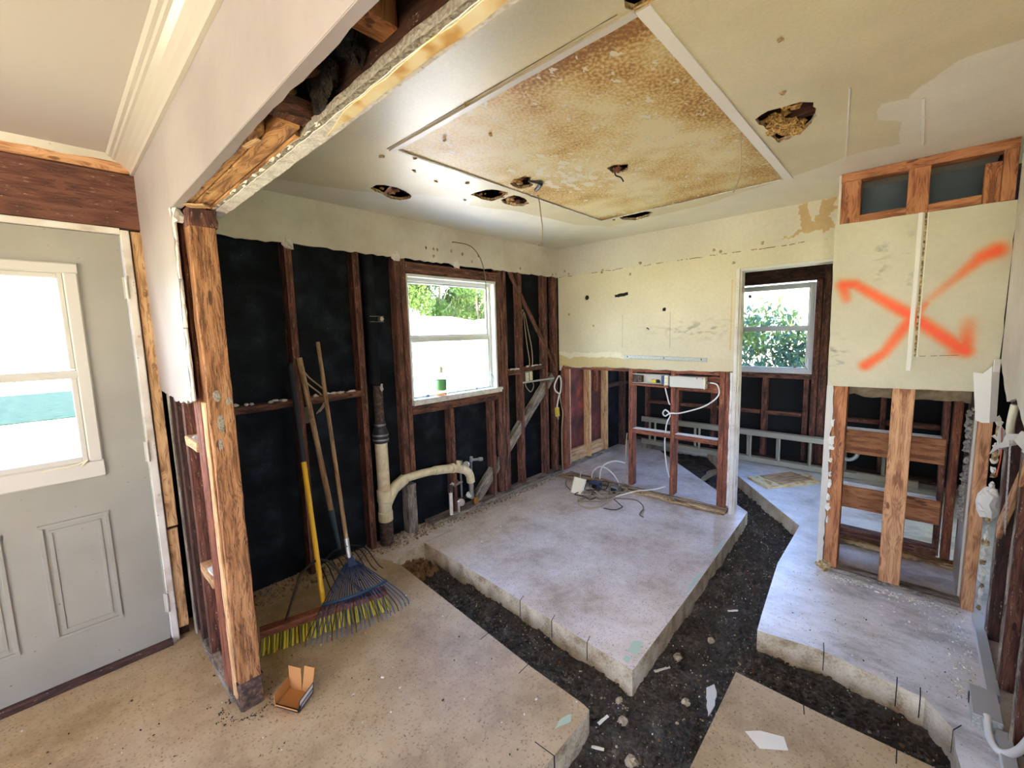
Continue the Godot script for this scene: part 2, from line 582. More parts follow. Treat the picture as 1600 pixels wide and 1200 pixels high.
	M.bottle = pane(0.12, Color(0.7, 0.75, 0.7))
	M.cleaner = flat(Color(0.95, 0.62, 0.05, 0.55), 0.1)
	M.cleaner.transparency = BaseMaterial3D.TRANSPARENCY_ALPHA
	# outside
	M.lawn = spread(mottled(512, [[95, 0.02, 4, 1.0], [96, 0.15, 2, 0.5]], [[0.0, C(132, 138, 84)], [0.5, C(176, 180, 128)], [1.0, C(206, 204, 166)]], [], 1.5), 3.0, 0.95)
	M.shaded_lawn = spread(mottled(512, [[97, 0.02, 4, 1.0], [98, 0.15, 2, 0.5]], [[0.0, C(18, 30, 24)], [0.5, C(24, 38, 30)], [1.0, C(34, 46, 36)]], [], 1.5), 3.0, 0.95)  # lawn colour darkened to put a tree's shadow into it
	M.shaded_lawn.metallic_specular = 0.1
	M.road = flat(C(150, 152, 156), 0.9)
	M.pave = flat(C(206, 202, 190), 0.9)
	M.leaf = flat(C(34, 54, 20), 0.8, 0.0, 0.1)
	M.leaf.backlight_enabled = true
	M.leaf.backlight = Color(0.3, 0.34, 0.2)
	M.leaf_pale = flat(C(50, 66, 28), 0.8, 0.0, 0.1)
	M.leaf_pale.backlight_enabled = true
	M.leaf_pale.backlight = Color(0.32, 0.36, 0.2)
	M.leaf_blue = flat(C(34, 56, 42), 0.7, 0.0, 0.15)
	M.leaf_blue.backlight_enabled = true
	M.leaf_blue.backlight = Color(0.25, 0.3, 0.25)
	M.bark = flat(C(104, 88, 72), 0.95)
	M.siding = flat(C(230, 229, 224), 0.7)
	M.roof = flat(C(232, 230, 226), 0.8)
	M.slate_grey = flat(C(96, 104, 104), 0.7)  # plain grey for house panes, the duct panel and a glass mark


# ---------------------------------------------------------------- scene

const YAW := 0.752565
const PITCH := 0.117268
const ROLL := -0.026874
const EYE := Vector3(0.0, 1.57, 0.0)


func _ready() -> void:
	rng.seed = 4
	soil_noise = noise(5, 3.2, 4)
	# camera: a very wide lens at eye height, looking at the far kitchen corner
	var cam := Camera3D.new()
	cam.name = "camera"
	var f0 := Vector3(cos(YAW), 0, -sin(YAW))
	var r0 := Vector3(sin(YAW), 0, cos(YAW))
	var fw := f0 * cos(PITCH) - Vector3.UP * sin(PITCH)
	var up := Vector3.UP * cos(PITCH) + f0 * sin(PITCH)
	var rt := r0 * cos(ROLL) + up * sin(ROLL)
	up = up * cos(ROLL) - r0 * sin(ROLL)
	cam.fov = rad_to_deg(2.0 * atan(600.0 / 674.18))
	cam.near = 0.05
	cam.far = 300.0
	cam.transform = Transform3D(Basis(rt, up, -fw), EYE)
	add_child(cam)
	cam.current = true
	# sky and daylight
	var env := Environment.new()
	env.background_mode = Environment.BG_SKY
	var sky := ProceduralSkyMaterial.new()
	sky.sky_top_color = Color(0.46, 0.61, 0.88)
	sky.sky_horizon_color = Color(0.86, 0.91, 0.96)
	sky.ground_horizon_color = Color(0.78, 0.78, 0.74)
	sky.ground_bottom_color = Color(0.6, 0.58, 0.52)
	sky.sky_curve = 0.2
	sky.sun_angle_max = 20.0
	var s := Sky.new()
	s.sky_material = sky
	env.sky = s
	env.background_energy_multiplier = 2.5
	env.tonemap_mode = Environment.TONE_MAPPER_LINEAR
	env.tonemap_exposure = 12.8
	env.sdfgi_enabled = true
	env.ssao_enabled = true
	env.ssil_enabled = true
	var we := WorldEnvironment.new()
	we.name = "environment"
	we.environment = env
	add_child(we)
	var sun := DirectionalLight3D.new()
	sun.name = "sun"
	sun.light_color = Color(1.0, 0.965, 0.9)
	sun.light_energy = 3.0
	sun.light_angular_distance = 0.6
	sun.shadow_enabled = true
	add_child(sun)
	sun.look_at_from_position(Vector3.ZERO, Vector3(0.62, -0.66, -0.25), Vector3.UP)

	materials()
	floors()
	outside_wall()
	door()
	sink_window()
	entry_wall()
	header()
	ceilings()
	back_wall()
	closet()
	right_wall()
	laundry()
	shell()
	plumbing()
	tools()
	electrics()
	oddments()
	debris()
	outside()


func poly_floor(nm: String, label: String, pts: Array, mat: Material, depth := 0.17) -> Node3D:
	var o := structure(nm, label, "floor")
	slabs.append(PackedVector2Array(pts))
	var p := PackedVector2Array()
	for q: Vector2 in pts:
		p.append(q)
	# the sawn and broken faces are a part of their own
	var top := MB.new().prism(p.duplicate(), Vector3.ZERO, Vector3.RIGHT, Vector3.BACK, 0.0)
	for i in top.n.size():
		top.n[i] = Vector3.UP
	for k in range(0, top.ix.size(), 3):
		var w := top.ix[k + 1]
		top.ix[k + 1] = top.ix[k + 2]
		top.ix[k + 2] = w
	part(o, "slab_top", top, mat)
	var area := 0.0
	for i in p.size():
		area += p[i].cross(p[(i + 1) % p.size()])
	var edge := MB.new()
	for i in p.size():
		var a := p[i]
		var b := p[(i + 1) % p.size()]
		if area > 0.0:
			var w := a
			a = b
			b = w
		edge.quad(Vector3(a.x, -depth, a.y), Vector3(b.x, -depth, b.y), Vector3(b.x, 0, b.y), Vector3(a.x, 0, a.y))
	part(o, "cut_face", edge, M.cut)
	return o


# Saw overcuts: a narrow dark slot in the top of a slab that runs down its face.
func kerf(o: Node3D, at: Vector2, inward: Vector2, length: float) -> void:
	var e := at + inward.normalized() * length
	var out := at - inward.normalized() * 0.0015
	var mb := MB.new()
	mb.beam(Vector3(at.x, -0.0485, at.y), Vector3(e.x, -0.0485, e.y), 0.004, 0.098, Vector3(-inward.y, 0, inward.x), 0.0005)
	mb.beam(Vector3(out.x, -0.1, out.y), Vector3(out.x, 0.0005, out.y), 0.004, 0.004, Vector3(inward.x, 0, inward.y), 0.0005)
	part(o, "saw_kerf", mb, M.kerf)


func floors() -> void:
	var a := poly_floor("floor", "speckled tan concrete floor slab in front of the door and the post", v2([-4.0, -2.96, 1.44, -2.96, 1.452, -2.7, 1.509, -2.52, 1.462, -1.936, 1.403, -1.239, 1.392, -0.94, 1.385, -0.905, 1.34, -0.898, 1.07, -0.894, 0.2, -0.89, -4.0, -0.89]), M.slab_warm)
	kerf(a, Vector2(1.404, -1.26), Vector2(-1, 0.05), 0.07)
	kerf(a, Vector2(1.13, -0.8945), Vector2(-0.05, -1), 0.09)
	kerf(a, Vector2(1.43, -1.56), Vector2(-1, 0.05), 0.06)
	var b := poly_floor("floor", "pale concrete island slab between the trenches, under the sink window", v2([1.806, -2.652, 1.773, -1.933, 1.694, -0.87, 2.479, -0.895, 3.927, -0.963, 4.3, -1.34, 4.922, -1.974, 5.3, -2.36, 5.3, -2.655]), M.slab)
	for z in [-1.62, -1.37, -1.13]:
		kerf(b, Vector2(1.694 + (-0.87 - z) * 0.0744, z), Vector2(1, -0.3), 0.05)
	var c := poly_floor("floor", "concrete slab corner at the bottom right of the picture with a torn paper on it", v2([0.2, -0.5, 1.418, -0.502, 1.997, -0.512, 1.988, -0.2, 1.99, 0.21, 1.99, 3.5, -4.0, 3.5, -4.0, -0.889, 0.199, -0.889]), M.slab_warm)
	kerf(c, Vector2(1.9885, -0.25), Vector2(-1, 0.2), 0.05)
	kerf(c, Vector2(1.9885, 0.04), Vector2(-1, 0.0), 0.07)
	var d := poly_floor("floor", "dusty grey concrete slab in front of the closet frame, running on into the room behind", v2([2.364, -0.513, 2.52, -0.529, 3.167, -0.585, 3.9, -0.584, 4.312, -0.894, 4.835, -1.278, 5.72, -1.9, 5.72, 0.8, 1.991, 0.8, 1.991, 0.215, 2.12, 0.2, 2.237, 0.198, 2.36, 0.12, 2.368, 0.048, 2.41, -0.249]), M.slab_dusty)
	kerf(d, Vector2(2.41, -0.235), Vector2(1, -0.15), 0.07)
	kerf(d, Vector2(2.372, 0.03), Vector2(1, 0.0), 0.06)
	kerf(d, Vector2(2.362, 0.105), Vector2(1, 0.0), 0.06)
	kerf(d, Vector2(2.238, 0.199), Vector2(0.6, 0.3), 0.05)
	var e := poly_floor("floor", "narrow concrete footing under the studs of the window wall", v2([1.441, -2.96, 5.72, -2.96, 5.72, -2.658, 1.806, -2.656, 1.6, -2.63, 1.5, -2.6, 1.453, -2.7]), M.slab)
	# pale green marking paint sprayed along two slab edges
	for q: Array in [[b, [2.95, -0.932, 3.1, -0.94, 3.3, -0.948, 3.25, -0.965, 3.05, -0.958]], [b, [2.45, -0.905, 2.75, -0.915, 2.7, -0.935, 2.5, -0.925]], [b, [1.8, -0.9, 1.9, -0.915, 1.88, -0.96, 1.79, -0.95]], [b, [1.72, -0.905, 1.77, -0.91, 1.76, -0.94, 1.73, -0.94]], [a, [1.29, -0.93, 1.32, -0.95, 1.26, -0.97, 1.22, -0.96]]]:
		part(q[0], "marking_paint", MB.new().prism(torn(v2(q[1]), 0.02, 0.003), Vector3(0, -0.0001, 0), Vector3.RIGHT, Vector3.BACK, 0.0006), M.green_mark)
	# soil in the trenches: an uneven bed
	var mb := MB.new()
	var x0 := 0.2
	var z0 := -2.75
	var step := 0.035
	var cols := 158
	var rows := 86
	var hgt := func(i: int, j: int) -> Vector3:
		var x := x0 + i * step
		var z := z0 + j * step
		return Vector3(x, soil_height(x, z), z)
	for j in rows:
		for i in cols:
			var p: Vector3 = hgt.call(i, j)
			var q: Vector3 = hgt.call(i + 1, j)
			var r: Vector3 = hgt.call(i + 1, j + 1)
			var t: Vector3 = hgt.call(i, j + 1)
			mb.quad(p, t, r, q)
	single("soil", "dark damp soil in the trenches sawn between the concrete slabs", "soil", mb, M.soil, Vector3(1.5, -0.12, -1.0), "", "stuff")


func soil_height(x: float, z: float) -> float:
	return -0.125 + soil_noise.get_noise_2d(x, z) * 0.032 + soil_noise.get_noise_2d(x * 4.0, z * 4.0) * 0.014


func outside_wall() -> void:
	var w := structure("wall_left", "outside wall stripped to brown studs over black tar board, with a plaster strip above")
	var fz := -2.856       # front of the studs
	var mz := fz - 0.0445  # middle of the studs
	# plaster strip left above
	part(w, "plaster_band", MB.new().prism(torn(v2([0.5, 2.15, 3.815, 2.147, 3.815, 2.455, 0.5, 2.455]), 0.04, 0.006, [0]), Vector3(0, 0, -2.842), Vector3.RIGHT, Vector3.UP, 0.014), M.plaster)
	for x in [1.07, 1.83, 2.4]:
		part(w, "plaster_scrap", MB.new().lump(Vector3(x, 2.155, -2.848), Vector3(0.04, 0.035, 0.014), rng, 0.35), M.chalk)
	for q in v2([2.093, 2.251, 2.167, 2.25, 2.205, 2.249, 2.164, 2.195, 2.349, 2.256, 2.465, 2.243, 2.571, 2.191, 2.649, 2.247, 3.191, 2.186, 3.7, 2.17, 3.76, 2.18]):
		part(w, "plaster_crumb", MB.new().lump(Vector3(q.x, q.y, -2.84), Vector3(0.01, 0.012, 0.004), rng, 0.45, 4, 6), M.gunk)
	# black boards behind the studs
	for r: Array in [[0.36, 1.12, 0.0, 2.5], [1.123, 1.9, 0.0, 2.5], [1.903, 2.9, 0.0, 1.0], [1.903, 2.9, 2.1, 2.5], [2.903, 3.6, 0.0, 2.5], [3.603, 4.0, 0.0, 2.5]]:
		part(w, "tar_board", MB.new().block(Vector3(r[0], r[2], -2.947), Vector3(r[1], r[3], -2.962)), M.tar)
	# studs: left edge, right edge, bottom, top
	for r: Array in [[0.64, 0.685, 0.0, 2.44], [1.042, 1.092, 0.0, 2.44], [1.483, 1.533, 0.0, 2.44], [1.81, 1.856, 0.47, 2.44], [1.86, 1.906, 0.47, 2.44], [1.815, 1.9, 0.0, 0.4], [2.275, 2.322, 0.0, 0.945], [2.765, 2.81, 0.0, 0.945], [2.86, 2.905, 0.0, 2.1], [2.908, 2.955, 0.0, 2.44], [2.96, 3.006, 0.0, 2.44], [3.19, 3.232, 0.0, 2.44], [3.58, 3.625, 0.0, 2.44], [3.755, 3.8, 0.0, 2.44]]:
		timber(w, "stud", Vector3((r[0] + r[1]) / 2, r[2], mz), Vector3((r[0] + r[1]) / 2, r[3], mz), r[1] - r[0], 0.089, Vector3.RIGHT, M.grey_wood if r[3] == 0.4 else M.old, 0.004, 5)
	# blocking between studs, with plaster crumbs on top
	for r: Array in [[0.69, 1.042, 1.16, 1.165], [1.092, 1.483, 1.165, 1.172], [3.006, 3.19, 1.187, 1.182], [3.232, 3.58, 1.2, 1.21]]:
		timber(w, "blocking", Vector3(r[0], r[2], mz), Vector3(r[1], r[3], mz), 0.089, 0.045, Vector3.BACK, M.old, 0.003, 4)
		for k in 9:
			part(w, "plaster_crumb", MB.new().lump(Vector3(lerpf(r[0] + 0.03, r[1] - 0.03, rng.randf()), r[2] + 0.03, fz - rng.randf_range(0.006, 0.06)), Vector3(rng.randf_range(0.008, 0.028), 0.009, 0.013), rng, 0.4, 4, 6), M.chalk)
	# window rough opening
	timber(w, "header_timber", Vector3(1.906, 2.088, mz), Vector3(2.908, 2.082, mz), 0.089, 0.09, Vector3.BACK, M.old, 0.006, 6)
	timber(w, "sill_timber", Vector3(1.906, 0.985, mz), Vector3(2.86, 0.985, mz), 0.089, 0.075, Vector3.BACK, M.old, 0.004, 6)
	# let-in braces
	timber(w, "brace", Vector3(3.06, 2.15, -2.868), Vector3(3.765, 1.185, -2.868), 0.022, 0.045, Vector3.BACK, M.old, 0.003, 6)
	timber(w, "brace", Vector3(3.73, 1.1, -2.9), Vector3(2.55, 0.045, -2.9), 0.06, 0.1, Vector3.BACK, M.grey_wood, 0.004, 6)
	# bottom plate and the wood by the door
	timber(w, "sill_plate", Vector3(2.02, 0.018, -2.878), Vector3(3.8, 0.018, -2.878), 0.13, 0.036, Vector3.BACK, M.grey_wood, 0.006, 14)
	part(w, "header_board", MB.new().block(Vector3(-1.4, 2.11, -2.95), Vector3(0.4, 2.362, -2.778), 0.004), M.redboard)
	part(w, "ledger_strip", MB.new().block(Vector3(-1.4, 2.366, -2.95), Vector3(0.4, 2.412, -2.77), 0.004), M.stud_new)
	part(w, "plaster_scrap", MB.new().prism(torn(v2([-1.4, 2.41, 0.34, 2.405, 0.36, 2.45, -1.4, 2.45]), 0.05, 0.005, [0]), Vector3(0, 0, -2.768), Vector3.RIGHT, Vector3.UP, 0.03), M.plaster)
	part(w, "plywood_strip", MB.new().block(Vector3(0.327, 0.62, -2.8), Vector3(0.372, 2.1, -2.775)), M.ply)
	part(w, "plywood_strip", MB.new().block(Vector3(0.325, 0.06, -2.8), Vector3(0.368, 0.605, -2.777)), M.ply)
	part(w, "door_stud", MB.new().block(Vector3(0.325, 0.0, -2.945), Vector3(0.37, 2.1, -2.81)), M.old_dark)
	# plaster on the living side beyond the door, siding outside
	part(w, "living_plaster", MB.new().block(Vector3(-4.05, 0.0, -2.95), Vector3(-0.68, 2.5, -2.77)), M.living)
	for r: Array in [[-4.05, -0.68, -0.3, 2.85], [-0.68, 0.33, 2.11, 2.85], [0.33, 1.9, -0.3, 2.85], [1.9, 2.9, -0.3, 1.0], [1.9, 2.9, 2.1, 2.85], [2.9, 5.95, -0.3, 2.85], [-0.68, 0.33, -0.3, -0.03]]:
		part(w, "siding", MB.new().block(Vector3(r[0], r[2], -2.966), Vector3(r[1], r[3], -3.04)), M.siding)
	# the stretch in the laundry behind: fresh studs over a red board
	for r: Array in [[3.93, 3.985, 0], [3.99, 4.035, 1], [4.42, 4.462, 1], [4.815, 4.86, 1]]:
		timber(w, "stud", Vector3((r[0] + r[1]) / 2, 0.0, mz), Vector3((r[0] + r[1]) / 2, 2.44, mz), r[1] - r[0], 0.089, Vector3.RIGHT, M.fresh if r[2] == 1 else M.old, 0.002, 2)
	timber(w, "stud_end", Vector3(4.6, 0.83, mz + 0.01), Vector3(4.6, 2.44, mz + 0.01), 0.045, 0.06, Vector3.RIGHT, M.rust_wood, 0.003, 3)
	timber(w, "blocking", Vector3(4.035, 0.1, mz - 0.02), Vector3(4.8, 0.1, mz - 0.02), 0.045, 0.15, Vector3.BACK, M.fresh)
	timber(w, "sill_plate", Vector3(3.9, 0.019, -2.89), Vector3(4.9, 0.019, -2.89), 0.1, 0.038, Vector3.BACK, M.grey_wood, 0.003, 4)
	part(w, "red_board", MB.new().block(Vector3(4.003, 0.0, -2.947), Vector3(4.86, 2.5, -2.962)), M.red_panel)
	part(w, "tar_board", MB.new().block(Vector3(4.863, 0.0, -2.947), Vector3(5.75, 2.5, -2.962)), M.tar)
	timber(w, "blocking", Vector3(4.86, 0.86, mz), Vector3(5.7, 0.86, mz), 0.08, 0.045, Vector3.BACK, M.old_dark)
	timber(w, "stud", Vector3(5.3, 0, mz), Vector3(5.3, 2.44, mz), 0.045, 0.089, Vector3.RIGHT, M.old_dark)


func door() -> void:
	var d := structure("door_1", "grey-white exterior door with a double window above and one moulded panel below", "door")
	var x0 := -0.626
	var x1 := 0.284
	var z := -2.77
	# leaf around the window opening
	for r: Array in [[x0, -0.47, 0.0, 2.075], [0.075, x1, 0.0, 2.075], [-0.47, 0.075, 0.0, 1.0], [-0.47, 0.075, 1.9, 2.075]]:
		part(d, "door_leaf", MB.new().block(Vector3(r[0], r[2] + 0.004, z), Vector3(r[1], r[3], z - 0.044), 0.0), M.door)
	# window frame: outer casing, sashes, panes
	var fr := MB.new()
	for r: Array in [[-0.53, 0.126, 0.955, 1.035], [-0.53, 0.126, 1.885, 1.93]]:
		fr.block(Vector3(r[0], r[2], z - 0.01), Vector3(r[1], r[3], z + 0.014), 0.006)
	for r: Array in [[-0.53, -0.475, 1.035, 1.885], [0.078, 0.126, 1.035, 1.885]]:
		fr.block(Vector3(r[0], r[2], z - 0.01), Vector3(r[1], r[3], z + 0.014), 0.006)
	part(d, "window_casing", fr, M.white)
	var fs := part(d, "upper_sash", MB.new().block(Vector3(0.058, 1.46, z - 0.02), Vector3(0.078, 1.885, z + 0.006), 0.003).block(Vector3(-0.475, 1.46, z - 0.02), Vector3(-0.455, 1.885, z + 0.006), 0.003).block(Vector3(-0.455, 1.862, z - 0.02), Vector3(0.058, 1.885, z + 0.006), 0.003), M.white)
	part(fs, "pane", MB.new().block(Vector3(-0.455, 1.46, z - 0.016), Vector3(0.058, 1.862, z - 0.013), 0.0), M.glass)
	var ls := part(d, "lower_sash", MB.new().block(Vector3(0.056, 1.035, z - 0.012), Vector3(0.078, 1.42, z + 0.01), 0.003).block(Vector3(-0.475, 1.035, z - 0.012), Vector3(-0.453, 1.42, z + 0.01), 0.003).block(Vector3(-0.453, 1.035, z - 0.012), Vector3(0.056, 1.06, z + 0.01), 0.003), M.white)
	part(ls, "pane", MB.new().block(Vector3(-0.453, 1.06, z - 0.006), Vector3(0.056, 1.42, z - 0.003), 0.0), M.glass)
	part(d, "meeting_rail", MB.new().block(Vector3(-0.475, 1.42, z - 0.012), Vector3(0.09, 1.458, z + 0.013), 0.004), M.white)
	part(d, "latch_rod", MB.new().tube(smooth([Vector3(-0.07, 1.024, z + 0.018), Vector3(0.04, 1.03, z + 0.018), Vector3(0.075, 1.045, z + 0.018), Vector3(0.05, 1.02, z + 0.018)], 3), 0.0035, 6), M.ivory)
	# moulded panel
	var lo := Vector2(-0.112, 0.238)
	var hi := Vector2(0.118, 0.782)
	for k in 2:
		var mo := MB.new()
		var off: float = -0.335 if k else 0.0
		var a := lo + Vector2(off * (1.0 if k else 0.0), 0)
		var b := hi + Vector2(off, 0)
		for t in [[0.0, 0.016, 0.007], [0.03, 0.012, 0.004]]:
			var p: Vector2 = a + Vector2.ONE * t[0]
			var q: Vector2 = b - Vector2.ONE * t[0]
			var wd: float = t[1]
			mo.block(Vector3(p.x, p.y, z - 0.001), Vector3(q.x, p.y + wd, z + t[2]), 0.003)
			mo.block(Vector3(p.x, q.y - wd, z - 0.001), Vector3(q.x, q.y, z + t[2]), 0.003)
			mo.block(Vector3(p.x, p.y + wd, z - 0.001), Vector3(p.x + wd, q.y - wd, z + t[2]), 0.003)
			mo.block(Vector3(q.x - wd, p.y + wd, z - 0.001), Vector3(q.x, q.y - wd, z + t[2]), 0.003)
		part(d, "moulded_panel", mo, M.door)
	# jamb, threshold, hinges
	part(d, "door_jamb", MB.new().block(Vector3(0.288, -0.01, -2.93), Vector3(0.322, 2.1, -2.764), 0.004), M.trim)
	part(d, "door_jamb", MB.new().block(Vector3(-0.68, -0.01, -2.93), Vector3(-0.63, 2.1, -2.764), 0.004), M.trim)
	part(d, "door_head", MB.new().block(Vector3(-0.68, 2.078, -2.93), Vector3(0.288, 2.108, -2.764), 0.004), M.trim)
	part(d, "door_head", MB.new().block(Vector3(-0.63, 2.07, -2.93), Vector3(0.286, 2.078, -2.82), 0.002), M.trim)
	part(d, "threshold", MB.new().block(Vector3(-0.68, -0.005, -2.95), Vector3(0.29, 0.03, -2.74), 0.006), M.old_dark)
	for y in [1.832, 1.033, 0.228]:
		var h := part(d, "hinge", MB.new().tube([Vector3(0.288, y - 0.05, z + 0.008), Vector3(0.288, y + 0.05, z + 0.008)], 0.006, 8), M.white)
		part(h, "hinge_leaf", MB.new().block(Vector3(0.276, y - 0.05, z - 0.001), Vector3(0.284, y + 0.05, z + 0.002), 0.001), M.white)


func window_unit(w: Node3D, o: Vector3, ex: Vector3, width: float, y0: float, y1: float, mid: float, ez: Vector3, mat: Material, fw := 0.04) -> void:
	# frame, two sashes with panes and a meeting rail, in the plane o + ex*u + y, ez towards the room
	var bar := func(u0: float, v0: float, u1: float, v1: float, d0: float, d1: float) -> MB:
		return MB.new().block(o + ex * u0 + Vector3.UP * v0 + ez * d0, o + ex * u1 + Vector3.UP * v1 + ez * d1, 0.003)
	part(w, "window_frame", bar.call(0.0, y0, fw, y1, -0.03, 0.02), mat)
	part(w, "window_frame", bar.call(width - fw, y0, width, y1, -0.03, 0.02), mat)
	part(w, "window_frame", bar.call(fw, y1 - fw, width - fw, y1, -0.03, 0.02), mat)
	part(w, "window_frame", bar.call(fw, y0, width - fw, y0 + fw * 0.8, -0.03, 0.02), mat)
	var t := 0.016
	for k in 2:
		var a: float = y0 + fw * 0.8 if k == 0 else mid + 0.012
		var b: float = mid - 0.012 if k == 0 else y1 - fw
		var dz: float = 0.004 if k == 0 else -0.008
		var sash := MB.new()
		for r: Array in [[fw, a, fw + t, b], [width - fw - t, a, width - fw, b], [fw + t, a, width - fw - t, a + t], [fw + t, b - t, width - fw - t, b]]:
			sash.block(o + ex * r[0] + Vector3.UP * r[1] + ez * (dz - 0.008), o + ex * r[2] + Vector3.UP * r[3] + ez * (dz + 0.008), 0.002)
		var sp := part(w, "upper_sash" if k else "lower_sash", sash, mat)
		part(sp, "pane", MB.new().block(o + ex * (fw + t) + Vector3.UP * (a + t) + ez * (dz - 0.0015), o + ex * (width - fw - t) + Vector3.UP * (b - t) + ez * (dz + 0.0015), 0.0), M.glass)
	part(w, "meeting_rail", bar.call(fw, mid - 0.014, width - fw, mid + 0.014, -0.012, 0.014), mat)


func sink_window() -> void:
	var w := structure("window_1", "white double-hung kitchen window in the black studded wall, bottle on its sill", "window")
	window_unit(w, Vector3(1.908, 0, -2.925), Vector3.RIGHT, 0.95, 1.03, 2.04, 1.545, Vector3.BACK, M.alu_white, 0.045)
	# deep white reveal on the right, flush liner elsewhere
	part(w, "reveal", MB.new().block(Vector3(2.835, 1.06, -2.91), Vector3(2.858, 2.035, -2.85), 0.003), M.alu_white)
	part(w, "reveal", MB.new().block(Vector3(1.908, 2.02, -2.91), Vector3(2.858, 2.042, -2.85), 0.003), M.alu_white)
	part(w, "reveal", MB.new().block(Vector3(1.908, 1.06, -2.91), Vector3(1.918, 2.02, -2.85), 0.002), M.alu_white)
	part(w, "sill_board", MB.new().prism(torn(v2([1.906, -2.94, 2.9, -2.94, 2.9, -2.83, 1.906, -2.83]), 0.06, 0.004, [2]), Vector3(0, 1.046, 0), Vector3.RIGHT, Vector3.BACK, 0.022).block(Vector3(1.91, 1.024, -2.94), Vector3(2.89, 1.0455, -2.835), 0.003), M.chalk)
	for x in [2.08, 2.62]:
		part(w, "sash_lock", MB.new().block(Vector3(x - 0.012, 1.07, -2.904), Vector3(x + 0.012, 1.092, -2.89), 0.003), M.steel)
	var c := part(w, "operator_plate", MB.new().block(Vector3(2.806, 1.1, -2.912), Vector3(2.834, 1.21, -2.9), 0.006), M.alu_white)
	part(c, "operator_handle", MB.new().tube(smooth([Vector3(2.8, 1.2, -2.89), Vector3(2.822, 1.15, -2.872), Vector3(2.824, 1.115, -2.89)], 4), 0.004, 6), M.steel)


func entry_wall() -> void:
	var w := structure("wall_entry", "short stub wall beside the door, plastered above and bare worn framing below, ending in a post")
	# the worn post in front
	timber(w, "post", Vector3(0.447, 0.0, -2.04), Vector3(0.447, 2.005, -2.04), 0.09, 0.085, Vector3.RIGHT, M.post, 0.005, 22, "gouged orange-brown corner post with chalky scars")
	for q: Array in [[0.436, 1.355, 0.014, 0.026], [0.474, 1.33, 0.01, 0.018], [0.44, 1.24, 0.012, 0.035], [0.43, 1.16, 0.007, 0.03]]:
		part(w, "chalk_scar", MB.new().lump(Vector3(q[0], q[1], -1.9995), Vector3(q[2], q[3], 0.003), rng, 0.3, 6, 9), M.core)
	part(w, "post_foot", MB.new().beam(Vector3(0.447, 0.0, -2.04), Vector3(0.447, 0.125, -2.04), 0.1, 0.094, Vector3.RIGHT, 0.01, 5, 0.006, rng), M.iron, "blackened foot of the post")
	part(w, "post_cap", MB.new().beam(Vector3(0.45, 2.0, -2.04), Vector3(0.45, 2.064, -2.04), 0.1, 0.095, Vector3.RIGHT, 0.005, 3, 0.006, rng), M.old)
	part(w, "splintered_edge", MB.new().beam(Vector3(0.399, 0.05, -2.05), Vector3(0.399, 1.33, -2.05), 0.014, 0.05, Vector3.RIGHT, 0.004, 14, 0.004, rng), M.fresh, "pale splintered edge of the post")
	# framing behind it
	timber(w, "stud", Vector3(0.425, 0.03, -2.155), Vector3(0.425, 2.3, -2.155), 0.06, 0.12, Vector3.RIGHT, M.rust_wood, 0.002, 3)
	timber(w, "stud", Vector3(0.43, 0.03, -2.46), Vector3(0.43, 2.3, -2.46), 0.07, 0.045, Vector3.RIGHT, M.old, 0.003, 3)
	timber(w, "stud", Vector3(0.435, 0.0, -2.62), Vector3(0.435, 2.3, -2.62), 0.085, 0.05, Vector3.RIGHT, M.old_dark, 0.002, 3)
	timber(w, "stud", Vector3(0.435, 0.0, -2.8), Vector3(0.435, 2.3, -2.8), 0.085, 0.045, Vector3.RIGHT, M.old_dark, 0.002, 3)
	timber(w, "lath_strip", Vector3(0.387, 0.03, -2.715), Vector3(0.387, 1.4, -2.715), 0.012, 0.03, Vector3.RIGHT, M.grey_wood, 0.002, 4)
	for y in [1.12, 0.5]:
		timber(w, "blocking", Vector3(0.432, y, -2.437), Vector3(0.432, y, -2.215), 0.089, 0.045, Vector3.RIGHT, M.fresh, 0.003, 3)
		part(w, "plaster_crumb", MB.new().lump(Vector3(0.43, y + 0.026, -2.3), Vector3(0.035, 0.012, 0.06), rng, 0.35), M.chalk)
	part(w, "back_board", MB.new().block(Vector3(0.478, 0.04, -2.85), Vector3(0.49, 2.3, -2.1)), M.rust_wood, "red-brown board closing the stub wall")
	timber(w, "sill_plate", Vector3(0.41, 0.022, -2.62), Vector3(0.41, 0.022, -2.085), 0.05, 0.042, Vector3.RIGHT, M.grey_wood, 0.004, 6)
	# plaster sheet, snapped off at the bottom
	part(w, "plaster_sheet", MB.new().prism(torn(v2([-2.8, 1.34, -2.63, 1.325, -2.3, 1.31, -2.075, 1.335, -2.06, 2.07, -2.06, 2.44, -2.8, 2.44]), 0.03, 0.008, [0, 1, 2, 3]), Vector3(0.366, 0, 0), Vector3.BACK, Vector3.UP, 0.014, Vector4(1, 1, 0, 0)), M.pink)
	for k in [[1.34, 1.62], [1.625, 1.8], [1.81, 2.06]]:
		part(w, "broken_edge", MB.new().beam(Vector3(0.374, k[0], -2.064), Vector3(0.374, k[1], -2.066), 0.016, 0.022, Vector3.RIGHT, 0.004, 6, 0.005, rng), M.chalk)
	part(w, "plaster_scrap", MB.new().lump(Vector3(0.385, 2.05, -2.06), Vector3(0.022, 0.04, 0.02), rng, 0.4), M.chalk)


